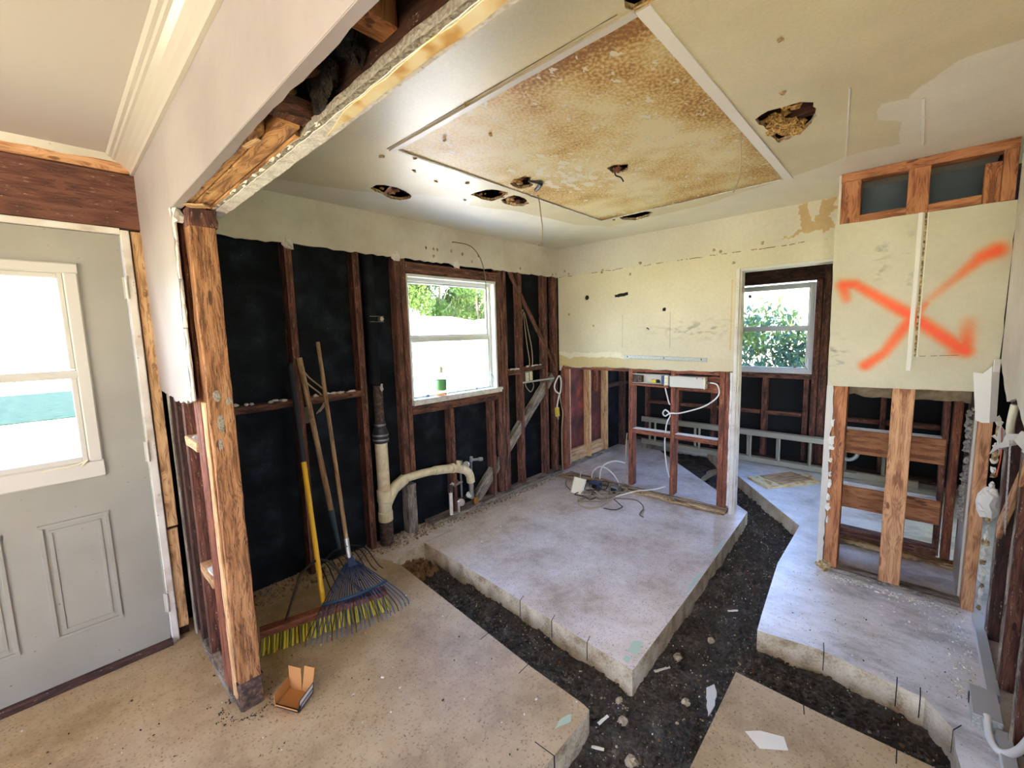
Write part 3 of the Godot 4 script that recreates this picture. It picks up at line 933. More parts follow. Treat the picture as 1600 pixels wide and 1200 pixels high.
func header() -> void:
	var w := structure("wall_header", "dropped beam between living area and kitchen, its underside torn open to bare timber", "beam")
	part(w, "plaster_face", MB.new().prism(PackedVector2Array(v2([-2.059, 2.068, 3.5, 2.068, 3.5, 2.44, -2.059, 2.44])), Vector3(0.366, 0, 0), Vector3.BACK, Vector3.UP, 0.012), M.pink)
	# thin strip of plaster left along the lower left edge
	part(w, "plaster_lip", MB.new().prism(torn(v2([0.367, -2.05, 0.396, -2.04, 0.394, -1.5, 0.389, -1.2, 0.39, -0.3, 0.39, 3.5, 0.367, 3.5]), 0.05, 0.003, [1, 2, 3]), Vector3(0, 2.066, 0), Vector3.RIGHT, Vector3.BACK, 0.014), M.pink)
	# kitchen side: plaster board and its broken white underside
	part(w, "kitchen_board", MB.new().block(Vector3(0.522, 2.075, -2.85), Vector3(0.536, 2.44, 3.5), 0.002), M.plaster)
	part(w, "kitchen_lip", MB.new().prism(torn(v2([0.497, -2.85, 0.538, -2.85, 0.538, 3.5, 0.497, 3.5]), 0.03, 0.002, [1, 3]), Vector3(0, 2.068, 0), Vector3.RIGHT, Vector3.BACK, 0.02), M.chalk)
	part(w, "plaster_core", MB.new().prism(torn(v2([0.484, -1.98, 0.499, -1.98, 0.499, 3.5, 0.484, 3.5]), 0.03, 0.003, [1, 3]), Vector3(0, 2.07, 0), Vector3.RIGHT, Vector3.BACK, 0.02), M.core)
	part(w, "yellowed_paper", MB.new().prism(torn(v2([0.5, -0.95, 0.526, -1.1, 0.528, -0.2, 0.499, -0.2]), 0.04, 0.003), Vector3(0, 2.0665, 0), Vector3.RIGHT, Vector3.BACK, 0.003), M.paper_stain)
	# exposed timbers: a long pair, then a gap, then cross blocks
	timber(w, "beam_timber", Vector3(0.446, 2.188, -2.09), Vector3(0.446, 2.188, -1.12), 0.05, 0.235, Vector3.RIGHT, M.header, 0.002, 8)
	timber(w, "beam_timber", Vector3(0.398, 2.192, -2.02), Vector3(0.398, 2.192, -1.2), 0.044, 0.24, Vector3.RIGHT, M.header, 0.002, 8)
	timber(w, "beam_timber", Vector3(0.49, 2.189, -2.2), Vector3(0.49, 2.189, -1.16), 0.034, 0.235, Vector3.RIGHT, M.header, 0.002, 8)
	part(w, "beam_end", MB.new().beam(Vector3(0.445, 2.105, -1.12), Vector3(0.445, 2.105, -1.08), 0.13, 0.06, Vector3.RIGHT, 0.006, 3, 0.012, rng), M.old, "rotten splintered end of the beam timber")
	part(w, "cross_block", MB.new().block(Vector3(0.38, 2.14, -0.8), Vector3(0.508, 2.35, -0.74), 0.004), M.stud_amber)
	part(w, "cross_block", MB.new().block(Vector3(0.38, 2.14, -0.2), Vector3(0.508, 2.35, -0.14), 0.004), M.stud_amber)
	part(w, "cavity_board", MB.new().block(Vector3(0.379, 2.11, -1.12), Vector3(0.389, 2.44, 3.5), 0.001), M.old)
	part(w, "cavity_board", MB.new().block(Vector3(0.51, 2.11, -2.85), Vector3(0.521, 2.44, 3.5), 0.001), M.old_dark)
	part(w, "cavity_top", MB.new().block(Vector3(0.379, 2.41, -1.12), Vector3(0.52, 2.425, 3.5), 0.001), M.old_dark)
	timber(w, "joist_end", Vector3(0.45, 2.25, -1.04), Vector3(0.45, 2.25, -0.99), 0.12, 0.2, Vector3.RIGHT, M.old, 0.003, 1)
	for k in 12:
		part(w, "cavity_fluff", MB.new().lump(Vector3(0.488 + rng.randf_range(-0.012, 0.01), 2.1 + rng.randf_range(0, 0.12), -1.12 + k * 0.024), Vector3(0.012, 0.03, 0.03), rng, 0.5, 5, 8), M.lint)
	for k in 14:
		part(w, "broken_edge", MB.new().lump(Vector3(0.486 + rng.randf_range(-0.004, 0.004), 2.072, -1.98 + k * 0.07 + rng.randf_range(-0.03, 0.03)), Vector3(0.005, 0.005, 0.018), rng, 0.45, 4, 6), M.chalk)
	part(w, "pale_splinter", MB.new().beam(Vector3(0.4, 2.063, -1.98), Vector3(0.452, 2.062, -1.93), 0.045, 0.008, Vector3(0.3, 0, 1), 0.002, 3, 0.003, rng), M.fresh)
	part(w, "pale_splinter", MB.new().beam(Vector3(0.4, 2.063, -1.29), Vector3(0.41, 2.062, -1.22), 0.018, 0.006, Vector3.RIGHT, 0.002, 3, 0.003, rng), M.fresh)
	# cornice along the living side
	var tr := structure("trim_1", "glossy white crown moulding along the dropped beam under the living ceiling", "moulding")
	var prof := PackedVector2Array(v2([0.0, -0.078, -0.012, -0.078, -0.016, -0.066, -0.02, -0.062, -0.03, -0.05, -0.046, -0.036, -0.062, -0.026, -0.07, -0.024, -0.074, -0.014, -0.084, -0.012, -0.092, -0.0, 0.0, 0.0]))
	part(tr, "moulding", MB.new().prism(prof, Vector3(0.3655, 2.4395, 3.5), Vector3.RIGHT, Vector3.UP, 6.29), M.crown)


# A sheet with ragged openings: cuts are coordinates of the first axis, at least one through each opening.
func holed(mb: MB, lo: Vector2, hi: Vector2, holes: Array, cuts: Array, o: Vector3, ex: Vector3, ey: Vector3, map: Vector4) -> MB:
	var c := [lo.x] + cuts + [hi.x]
	for k in c.size() - 1:
		var polys := [PackedVector2Array([Vector2(c[k], lo.y), Vector2(c[k + 1], lo.y), Vector2(c[k + 1], hi.y), Vector2(c[k], hi.y)])]
		for h: PackedVector2Array in holes:
			var next := []
			for p: PackedVector2Array in polys:
				next.append_array(Geometry2D.clip_polygons(p, h))
			polys = next
		for p: PackedVector2Array in polys:
			mb.prism(p, o, ex, ey, 0.0, map)
	return mb


func rim(poly: PackedVector2Array, o: Vector3, ex: Vector3, ey: Vector3, depth: float) -> MB:
	var mb := MB.new()
	var nn := ex.cross(ey).normalized() * depth
	for i in poly.size():
		var a := o + ex * poly[i].x + ey * poly[i].y
		var q := poly[(i + 1) % poly.size()]
		var b := o + ex * q.x + ey * q.y
		mb.quad(b - nn, a - nn, a, b)
	return mb


func ragged(f: Array, step := 0.03, amp := 0.006) -> PackedVector2Array:
	return torn(v2(f), step, amp)


func ceiling_picture() -> ImageTexture:
	var size := 768
	var span := 3.32
	var big := noise(101, 0.7, 3)
	var mid := noise(102, 4.0, 3)
	var grain := noise(103, 60.0, 2)
	var primed := PackedVector2Array(v2([2.175, 0.5, 2.178, 0.12, 2.19, 0.05, 2.25, 0.0, 2.304, -0.041, 2.36, -0.072, 2.54, -0.092, 2.72, -0.105, 2.96, -0.114, 2.943, -0.21, 2.95, -0.31, 3.0, -0.4, 3.054, -0.495, 3.1, -0.62, 3.3, -1.2, 3.32, -1.95, 3.05, -2.1, 2.4, -2.16, 2.05, -2.28, 1.98, -2.16, 1.7, -2.3, 1.35, -2.52, 0.9, -2.62, 0.5, -2.68, 0.5, -2.9, 3.9, -2.9, 3.9, 0.5]))
	var blotch := PackedVector2Array(v2([2.377, -0.159, 2.393, -0.077, 2.55, -0.075, 2.65, -0.1, 2.551, -0.17, 2.44, -0.18]))
	var cream := Color8(214, 203, 166)
	var tan_ := Color8(198, 184, 144)
	var white := Color8(220, 213, 192)
	var data := PackedByteArray()
	data.resize(size * size * 3)
	for j in size:
		var z := -2.86 + span * (j + 0.5) / size
		for i in size:
			var x := 0.5 + span * (i + 0.5) / size
			var p := Vector2(x, z)
			var q := p + Vector2(mid.get_noise_2d(x, z), mid.get_noise_2d(x + 9.0, z)) * 0.012
			var c := cream.lerp(tan_, clampf(0.45 + big.get_noise_2d(x, z) * 0.9, 0.0, 1.0))
			if (z > -0.7 or x > 3.0 or z < -1.9) and (Geometry2D.is_point_in_polygon(q, primed) or Geometry2D.is_point_in_polygon(q, blotch)):
				c = white
			var g := 1.0 + grain.get_noise_2d(x, z) * 0.03 + mid.get_noise_2d(x + 30.0, z) * 0.025
			var at := (j * size + i) * 3
			data[at] = int(minf(c.r * g, 1.0) * 255)
			data[at + 1] = int(minf(c.g * g, 1.0) * 255)
			data[at + 2] = int(minf(c.b * g, 1.0) * 255)
	return picture(size, size, data)


func stain_picture() -> ImageTexture:
	var w := 768
	var h := 512
	var x0 := 1.2
	var z0 := -1.9
	var sx := 1.93
	var sz := 1.33
	var big := noise(111, 1.6, 3)
	var mid := noise(112, 5.0, 3)
	var fine := noise(113, 55.0, 2)
	var peel := noise(114, 9.0, 4)
	var pale := Color8(214, 199, 150)
	var ochre := Color8(182, 142, 68)
	var rust := Color8(124, 78, 26)
	var bare := Color8(212, 203, 174)
	var data := PackedByteArray()
	data.resize(w * h * 3)
	for j in h:
		var z := z0 + sz * (j + 0.5) / h
		for i in w:
			var x := x0 + sx * (i + 0.5) / w
			var a := 0.2 + big.get_noise_2d(x, z) * 0.5 + mid.get_noise_2d(x, z) * 0.25
			a += 0.75 * exp(-pow((x - 1.24) / 0.07, 2.0)) * smoothstep(-1.35, -0.85, z)
			a += 0.5 * exp(-pow((x - 1.4) / 0.2, 2.0) - pow((z + 0.75) / 0.22, 2.0))
			a += 0.5 * exp(-pow((x - 1.85) / 0.3, 2.0) - pow((z + 0.68) / 0.14, 2.0))
			a += 0.25 * exp(-pow((x - 2.45) / 0.25, 2.0) - pow((z + 0.66) / 0.06, 2.0))
			a += 0.4 * exp(-pow((x - 3.08) / 0.05, 2.0)) + 0.35 * exp(-pow((x - 2.95) / 0.1, 2.0) - pow((z + 0.7) / 0.12, 2.0))
			a += 0.2 * exp(-pow((x - 2.2) / 0.12, 2.0) - pow((z + 1.22) / 0.12, 2.0))
			a -= 0.3 * exp(-pow((x - 1.95) / 0.35, 2.0) - pow((z + 0.92) / 0.12, 2.0))
			a += fine.get_noise_2d(x * 0.8 + z * 0.5, z - x * 0.3) * 0.75 * clampf(a + 0.25, 0.2, 1.0)
			a = clampf(a, 0.0, 1.25)
			var c := pale.lerp(ochre, clampf(a * 1.5, 0.0, 1.0)).lerp(rust, clampf((a - 0.55) * 1.3, 0.0, 0.85))
			var pl := peel.get_noise_2d(x, z * 1.6) + 0.5 * exp(-pow((x - 2.15) / 0.28, 2.0) - pow((z + 1.5) / 0.2, 2.0))
			if pl > 0.46:
				c = bare
			elif pl > 0.445:
				c = c.darkened(0.3)
			var at := (j * w + i) * 3
			data[at] = c.r8
			data[at + 1] = c.g8
			data[at + 2] = c.b8
	return picture(w, h, data)


func ceilings() -> void:
	var o := structure("ceiling", "yellowed glossy kitchen ceiling with ragged holes and a large rust-stained rectangle", "ceiling")
	var holes := [
		ragged([1.392, -2.407, 1.391, -2.333, 1.423, -2.303, 1.501, -2.292, 1.578, -2.316, 1.652, -2.365, 1.675, -2.413, 1.652, -2.487, 1.595, -2.502, 1.508, -2.461, 1.443, -2.438]),
		ragged([1.911, -2.104, 1.907, -2.034, 1.918, -1.966, 1.967, -1.925, 2.054, -1.911, 2.1, -2.013, 2.102, -2.109, 2.02, -2.121, 1.96, -2.104]),
		ragged([2.126, -2.044, 2.115, -1.969, 2.12, -1.926, 2.16, -1.915, 2.249, -1.934, 2.329, -1.975, 2.344, -2.041, 2.291, -2.088, 2.185, -2.084]),
		ragged([1.947, -1.796, 1.928, -1.713, 1.922, -1.659, 1.967, -1.65, 2.025, -1.71, 2.068, -1.72, 2.08, -1.763, 2.06, -1.815, 1.988, -1.812]),
		ragged([2.162, -1.278, 2.151, -1.227, 2.193, -1.169, 2.273, -1.218, 2.273, -1.27, 2.24, -1.291], 0.03, 0.003),
		ragged([3.125, -1.743, 3.118, -1.622, 3.125, -1.529, 3.192, -1.498, 3.283, -1.576, 3.309, -1.696, 3.217, -1.759]),
		ragged([2.14, -0.554, 2.098, -0.497, 2.107, -0.453, 2.111, -0.389, 2.155, -0.35, 2.291, -0.359, 2.398, -0.413, 2.47, -0.491, 2.487, -0.538, 2.301, -0.54, 2.179, -0.555]),
		ragged([1.138, -0.621, 1.15, -0.55, 1.185, -0.53, 1.199, -0.57, 1.196, -0.621, 1.168, -0.634], 0.03, 0.004),
	]
	var panel := PackedVector2Array(v2([1.205, -1.832, 1.203, -0.589, 3.094, -0.643, 3.114, -1.888]))
	var m := textured(ceiling_picture(), 0.42)
	m.heightmap_enabled = true
	m.heightmap_texture = M.slab.heightmap_texture
	m.heightmap_scale = 0.06
	M.ceil = m
	var map := Vector4(1 / 3.32, 1 / 3.32, -0.5 / 3.32, 2.86 / 3.32)
	var top := Vector3(0, 2.44, 0)
	var cuts := [1.17, 1.53, 2.01, 2.22, 3.2]
	part(o, "plasterboard", holed(MB.new(), Vector2(0.53, -2.86), Vector2(3.83, 0.45), holes + [panel], cuts, top, Vector3.RIGHT, Vector3.BACK, map), m)
	var mp := textured(stain_picture(), 0.55)
	M.stain = mp
	part(o, "stained_panel", holed(MB.new(), Vector2(1.19, -1.9), Vector2(3.13, -0.57), [holes[3], holes[4]], [2.01, 2.22], top + Vector3.UP * 0.004, Vector3.RIGHT, Vector3.BACK, Vector4(1 / 1.93, 1 / 1.33, -1.2 / 1.93, 1.9 / 1.33)), mp, "rust-stained bare rectangle in the ceiling")
	for h: PackedVector2Array in holes:
		part(o, "hole_edge", rim(h, top, Vector3.RIGHT, Vector3.BACK, 0.018), M.gunk)
	# white strips framing the stained rectangle
	var strip := func(a: Vector2, b: Vector2, w: float, mat: Material, drop := 0.004) -> void:
		part(o, "joint_strip", MB.new().beam(Vector3(a.x, 2.44 - drop / 2, a.y), Vector3(b.x, 2.44 - drop / 2, b.y), w, drop + 0.002, Vector3((b - a).y, 0, -(b - a).x), 0.001, 14, 0.002, rng), mat)
	strip.call(Vector2(1.2, -0.6), Vector2(3.12, -0.612), 0.045, M.paper)
	strip.call(Vector2(1.2, -1.86), Vector2(1.2, -0.62), 0.028, M.white, 0.008)
	strip.call(Vector2(1.19, -1.836), Vector2(1.95, -1.858), 0.014, M.chalk)
	strip.call(Vector2(2.2, -1.868), Vector2(3.12, -1.892), 0.014, M.chalk)
	strip.call(Vector2(3.112, -1.88), Vector2(3.096, -0.65), 0.014, M.chalk)
	strip.call(Vector2(1.176, -1.86), Vector2(1.172, -0.66), 0.003, M.steel, 0.002)
	strip.call(Vector2(2.437, -0.035), Vector2(3.055, -0.034), 0.012, M.paper, 0.003)
	strip.call(Vector2(2.125, -0.235), Vector2(2.988, -0.33), 0.008, M.paper, 0.003)
	# insulation and lath seen in the holes
	for c: Array in [[2.4, -0.47, 14, 0.05], [2.3, -0.5, 10, 0.04], [2.13, -0.42, 5, 0.03], [2.22, -2.05, 9, 0.03], [2.12, -1.98, 6, 0.025], [1.96, -1.73, 8, 0.03], [1.53, -2.44, 5, 0.025], [1.41, -2.38, 4, 0.02], [1.93, -2.06, 4, 0.02], [3.13, -1.64, 3, 0.02], [2.22, -1.25, 5, 0.02]]:
		for k in int(c[2]):
			part(o, "insulation_tuft", MB.new().lump(Vector3(c[0] + rng.randf_range(-0.05, 0.05), 2.452 + rng.randf_range(-0.012, 0.03), c[1] + rng.randf_range(-0.04, 0.04)), Vector3(c[3], c[3] * 0.5, c[3]) * rng.randf_range(0.4, 0.9), rng, 0.45, 4, 6), M.wool if c[0] > 2.25 or k % 2 else M.rust_wood)
	for k in 3:
		part(o, "hanging_lath", MB.new().beam(Vector3(1.5 + k * 0.02, 2.46, -2.36 - k * 0.03), Vector3(1.53 + k * 0.02, 2.45, -2.48 + k * 0.03), 0.02, 0.006, Vector3.RIGHT, 0.001, 2, 0.003, rng), M.stud_new)
	part(o, "pipe_stub", MB.new().tube(smooth([Vector3(2.0, 2.45, -1.7), Vector3(2.06, 2.436, -1.66), Vector3(2.1, 2.434, -1.7), Vector3(2.14, 2.437, -1.76)], 4), 0.012, 8), M.cable_black)
	for k in 9:
		var x := 0.75 + k * 0.4
		timber(o, "ceiling_joist", Vector3(x, 2.545, -2.84), Vector3(x, 2.545, 0.4), 0.042, 0.14, Vector3.RIGHT, M.old_dark)
	part(o, "attic_deck", MB.new().block(Vector3(0.53, 2.63, -2.85), Vector3(3.83, 2.65, 0.45)), M.old_dark)
	# crumbs of plaster and screws on the ceiling
	for q in v2([1.31, -1.6, 1.42, -1.42, 1.33, -1.86, 1.2, -1.95, 1.6, -2.05, 1.75, -1.95, 1.42, -2.0, 1.95, -2.2, 1.62, -0.36, 1.98, -0.42, 3.15, -1.8, 1.18, -1.3]):
		part(o, "plaster_crumb", MB.new().lump(Vector3(q.x, 2.437, q.y), Vector3(0.011, 0.006, 0.011), rng, 0.5, 4, 6), M.gunk)
	var l := structure("ceiling", "smooth off-white living area ceiling left of the dropped beam", "ceiling")
	part(l, "plasterboard", MB.new().block(Vector3(-4.05, 2.44, -2.95), Vector3(0.366, 2.46, 3.55), 0.0), M.living)
	var k := structure("ceiling", "kitchen ceiling running on above the camera", "ceiling")
	part(k, "plasterboard", MB.new().block(Vector3(0.522, 2.44, 0.45), Vector3(1.75, 2.46, 3.55), 0.0), M.plaster)


func back_picture() -> ImageTexture:
	var w := 1024
	var h := 512
	var big := noise(121, 1.1, 3)
	var mid := noise(122, 6.0, 4)
	var fine := noise(123, 26.0, 3)
	var peel := PackedVector2Array(v2([-0.78, 2.215, -0.70, 2.24, -0.655, 2.26, -0.672, 2.32, -0.69, 2.43, -0.62, 2.44, -0.61, 2.4, -0.6, 2.33, -0.57, 2.3, -0.55, 2.43, -0.47, 2.44, -0.45, 2.38, -0.5, 2.33, -0.46, 2.22, -0.53, 2.24, -0.598, 2.235]))
	var cream := Color8(202, 190, 160)
	var upper := Color8(194, 185, 167)
	var tan_ := Color8(182, 152, 104)
	var data := PackedByteArray()
	data.resize(w * h * 3)
	for j in h:
		var y := 2.45 - 1.25 * (j + 0.5) / h
		for i in w:
			var z := -2.86 + 2.5 * (i + 0.5) / w
			var seam := 2.145 + 0.009 * (z + 2.8) + mid.get_noise_2d(z, 3.0) * 0.008
			var c := cream
			if y > seam:
				c = upper.lerp(cream, clampf((z + 2.2) / 2.4, 0.0, 0.55))
			var q := Vector2(z, y) + Vector2(mid.get_noise_2d(z * 2.0, y * 2.0), mid.get_noise_2d(z * 2.0 + 7.0, y * 2.0)) * 0.03
			if y > 2.18 and z > -0.9 and Geometry2D.is_point_in_polygon(q, peel):
				c = tan_
			var n := big.get_noise_2d(z, y) * 0.05 + fine.get_noise_2d(z, y) * 0.02
			# scuffs and drips
			var scuff := exp(-pow((z + 1.35) / 0.32, 2.0) - pow((y - 1.56) / 0.07, 2.0)) * clampf(mid.get_noise_2d(z * 1.4, y * 3.0) * 2.2, 0.0, 1.0)
			c = c.lerp(Color8(120, 112, 96), scuff * 0.6)
			if absf(y - seam) < 0.0035 and mid.get_noise_2d(z * 1.3, 1.0) + fine.get_noise_2d(z * 1.5, 1.0) * 0.6 > 0.02:
				c = c.lerp(Color8(104, 74, 50), 0.7)
			if absf(z + 1.105) < 0.006 and y < 1.95 and y > 1.38:
				c = c.lerp(Color8(196, 160, 90), 0.6)
			var low := 1.35 + mid.get_noise_2d(z * 0.7, 9.0) * 0.02
			if y < low - 0.045 - 0.03 * big.get_noise_2d(z * 3.0, 2.0):
				c = c.lerp(Color8(192, 172, 114), clampf(0.45 - (z + 1.9) * 1.1, 0.18, 0.9))
			elif y < low:
				c = c.lerp(Color8(216, 208, 178), clampf(-(z + 2.0 + mid.get_noise_2d(z, y * 3.0) * 0.3) * 6.0, 0.0, 1.0))
			for dr in [-1.61, -2.08, -0.99]:
				if absf(z - dr) < 0.004 and y > 1.4 and y < 1.72:
					c = c.darkened(0.12)
			var at := (j * w + i) * 3
			data[at] = int(clampf(c.r + n, 0, 1) * 255)
			data[at + 1] = int(clampf(c.g + n, 0, 1) * 255)
			data[at + 2] = int(clampf(c.b + n, 0, 1) * 255)
	return picture(w, h, data)


func back_wall() -> void:
	var w := structure("wall_back", "far kitchen wall: cream plasterboard above, open brown studs below, doorway on its right")
	var m := textured(back_picture(), 0.5)
	var holes := [
		ragged([-2.492, 1.884, -2.47, 1.886, -2.456, 1.902, -2.458, 1.92, -2.474, 1.934, -2.494, 1.93, -2.504, 1.912, -2.502, 1.896], 0.02, 0.002), ragged([-2.16, 1.885, -2.08, 1.89, -2.02, 1.9, -2.022, 1.928, -2.1, 1.922, -2.165, 1.912], 0.02, 0.004),
		ragged([-1.68, 1.73, -1.655, 1.73, -1.648, 1.752, -1.665, 1.764, -1.684, 1.752], 0.02, 0.001), ragged([-1.835, 1.58, -1.81, 1.565, -1.805, 1.575, -1.83, 1.592], 0.02, 0.002),
		torn(v2([-2.9, 1.0, -2.79, 1.21, -2.62, 1.188, -2.3, 1.208, -2.0, 1.204, -1.6, 1.2, -1.2, 1.208, -1.074, 1.212, -1.074, 2.026, -0.3, 2.026, -0.3, 1.0]), 0.05, 0.006, [1, 2, 3, 4, 5]),
	]
	part(w, "plasterboard", holed(MB.new(), Vector2(-2.843, 1.15), Vector2(-0.385, 2.455), holes, [-2.48, -2.09, -1.82, -1.667, -1.1, -0.7], Vector3(3.8, 0, 0), Vector3.BACK, Vector3.UP, Vector4(1 / 2.5, -1 / 1.25, 2.86 / 2.5, 2.45 / 1.25)), m)
	part(w, "plasterboard_back", MB.new().block(Vector3(3.814, 1.22, -2.84), Vector3(3.818, 2.44, -1.08)).block(Vector3(3.814, 2.03, -1.08), Vector3(3.818, 2.44, -0.385)), M.paper_tan)
	for k in 4:
		part(w, "hole_edge", rim(holes[k], Vector3(3.8, 0, 0), Vector3.BACK, Vector3.UP, 0.014), M.gunk)
		part(w, "cavity_black_sheet", MB.new().block(Vector3(3.8135, holes[k][0].y - 0.06, holes[k][0].x - 0.05), Vector3(3.8139, holes[k][0].y + 0.09, holes[k][0].x + 0.17)), M.black)  # thin black sheet standing in for the darkness inside the wall
	part(w, "torn_bottom", MB.new().beam(Vector3(3.808, 1.2, -2.78), Vector3(3.808, 1.21, -1.08), 0.014, 0.016, Vector3.RIGHT, 0.003, 30, 0.006, rng), M.paper_tan)
	part(w, "torn_side", MB.new().beam(Vector3(3.806, 1.22, -2.838), Vector3(3.806, 2.14, -2.838), 0.014, 0.016, Vector3.RIGHT, 0.003, 20, 0.006, rng), M.gunk)
	for q in v2([-2.75, 2.2, -2.7, 2.17, -2.3, 2.16, -2.3, 2.14, -1.9, 2.18, -2.0, 2.09, -1.25, 2.2, -1.2, 2.18, -0.9, 2.2, -1.1, 2.08, -2.7, 1.75, -2.4, 1.62]):
		part(w, "plaster_crumb", MB.new().lump(Vector3(3.797, q.y, q.x), Vector3(0.006, 0.013, 0.013), rng, 0.45, 4, 6), M.gunk)
	var mx := 3.862
	for z: Array in [[-2.805, 0.05], [-2.0, 0.045], [-1.582, 0.045], [-1.165, 0.045], [-1.122, 0.038]]:
		timber(w, "stud", Vector3(mx, 0.036, z[0]), Vector3(mx, 2.44, z[0]), 0.089, z[1], Vector3.RIGHT, M.rust_wood, 0.003, 6)
	for z: Array in [[-2.78, -2.025], [-1.978, -1.605], [-1.56, -1.19]]:
		timber(w, "blocking", Vector3(mx, 1.19, z[0]), Vector3(mx, 1.19, z[1]), 0.089, 0.045, Vector3.RIGHT, M.rust_wood, 0.003, 2)
	for z: Array in [[-1.978, -1.605, 0.59], [-1.56, -1.19, 0.59]]:
		timber(w, "blocking", Vector3(mx, z[2], z[0]), Vector3(mx, z[2], z[1]), 0.089, 0.045, Vector3.RIGHT, M.rust_wood, 0.003, 2)
		part(w, "plaster_dust", MB.new().beam(Vector3(mx, z[2] + 0.024, z[0]), Vector3(mx, z[2] + 0.024, z[1]), 0.082, 0.004, Vector3.RIGHT, 0.001, 10, 0.0015, rng), M.paper, "white dust on the cross piece")
	timber(w, "ledger", Vector3(3.83, 1.052, -1.978), Vector3(3.83, 1.045, -1.62), 0.06, 0.022, Vector3.RIGHT, M.rust_wood, 0.002, 2)
	timber(w, "ledger", Vector3(3.885, 1.08, -1.56), Vector3(3.885, 1.08, -1.19), 0.03, 0.14, Vector3.RIGHT, M.rust_wood, 0.002, 2)
	timber(w, "bottom_plate", Vector3(3.76, 0.018, -2.72), Vector3(3.775, 0.018, -1.09), 0.12, 0.036, Vector3.RIGHT, M.rotten, 0.008, 18)
	# ragged plaster edge, white jamb and head of the doorway
	part(w, "torn_edge", MB.new().beam(Vector3(3.806, 0.06, -1.09), Vector3(3.806, 1.2, -1.09), 0.016, 0.026, Vector3.RIGHT, 0.004, 30, 0.006, rng), M.chalk)
	part(w, "door_jamb", MB.new().block(Vector3(3.775, 0.0, -1.074), Vector3(3.92, 2.026, -1.045), 0.004), M.trim)
	part(w, "door_jamb", MB.new().block(Vector3(3.795, 0.0, -1.045), Vector3(3.85, 2.02, -1.034), 0.003), M.trim)
	part(w, "door_head", MB.new().block(Vector3(3.79, 2.006, -1.045), Vector3(3.92, 2.03, -0.39), 0.003), M.white)
	part(w, "header_timber", MB.new().block(Vector3(3.82, 2.03, -1.1), Vector3(3.91, 2.2, -0.39)), M.old_dark)


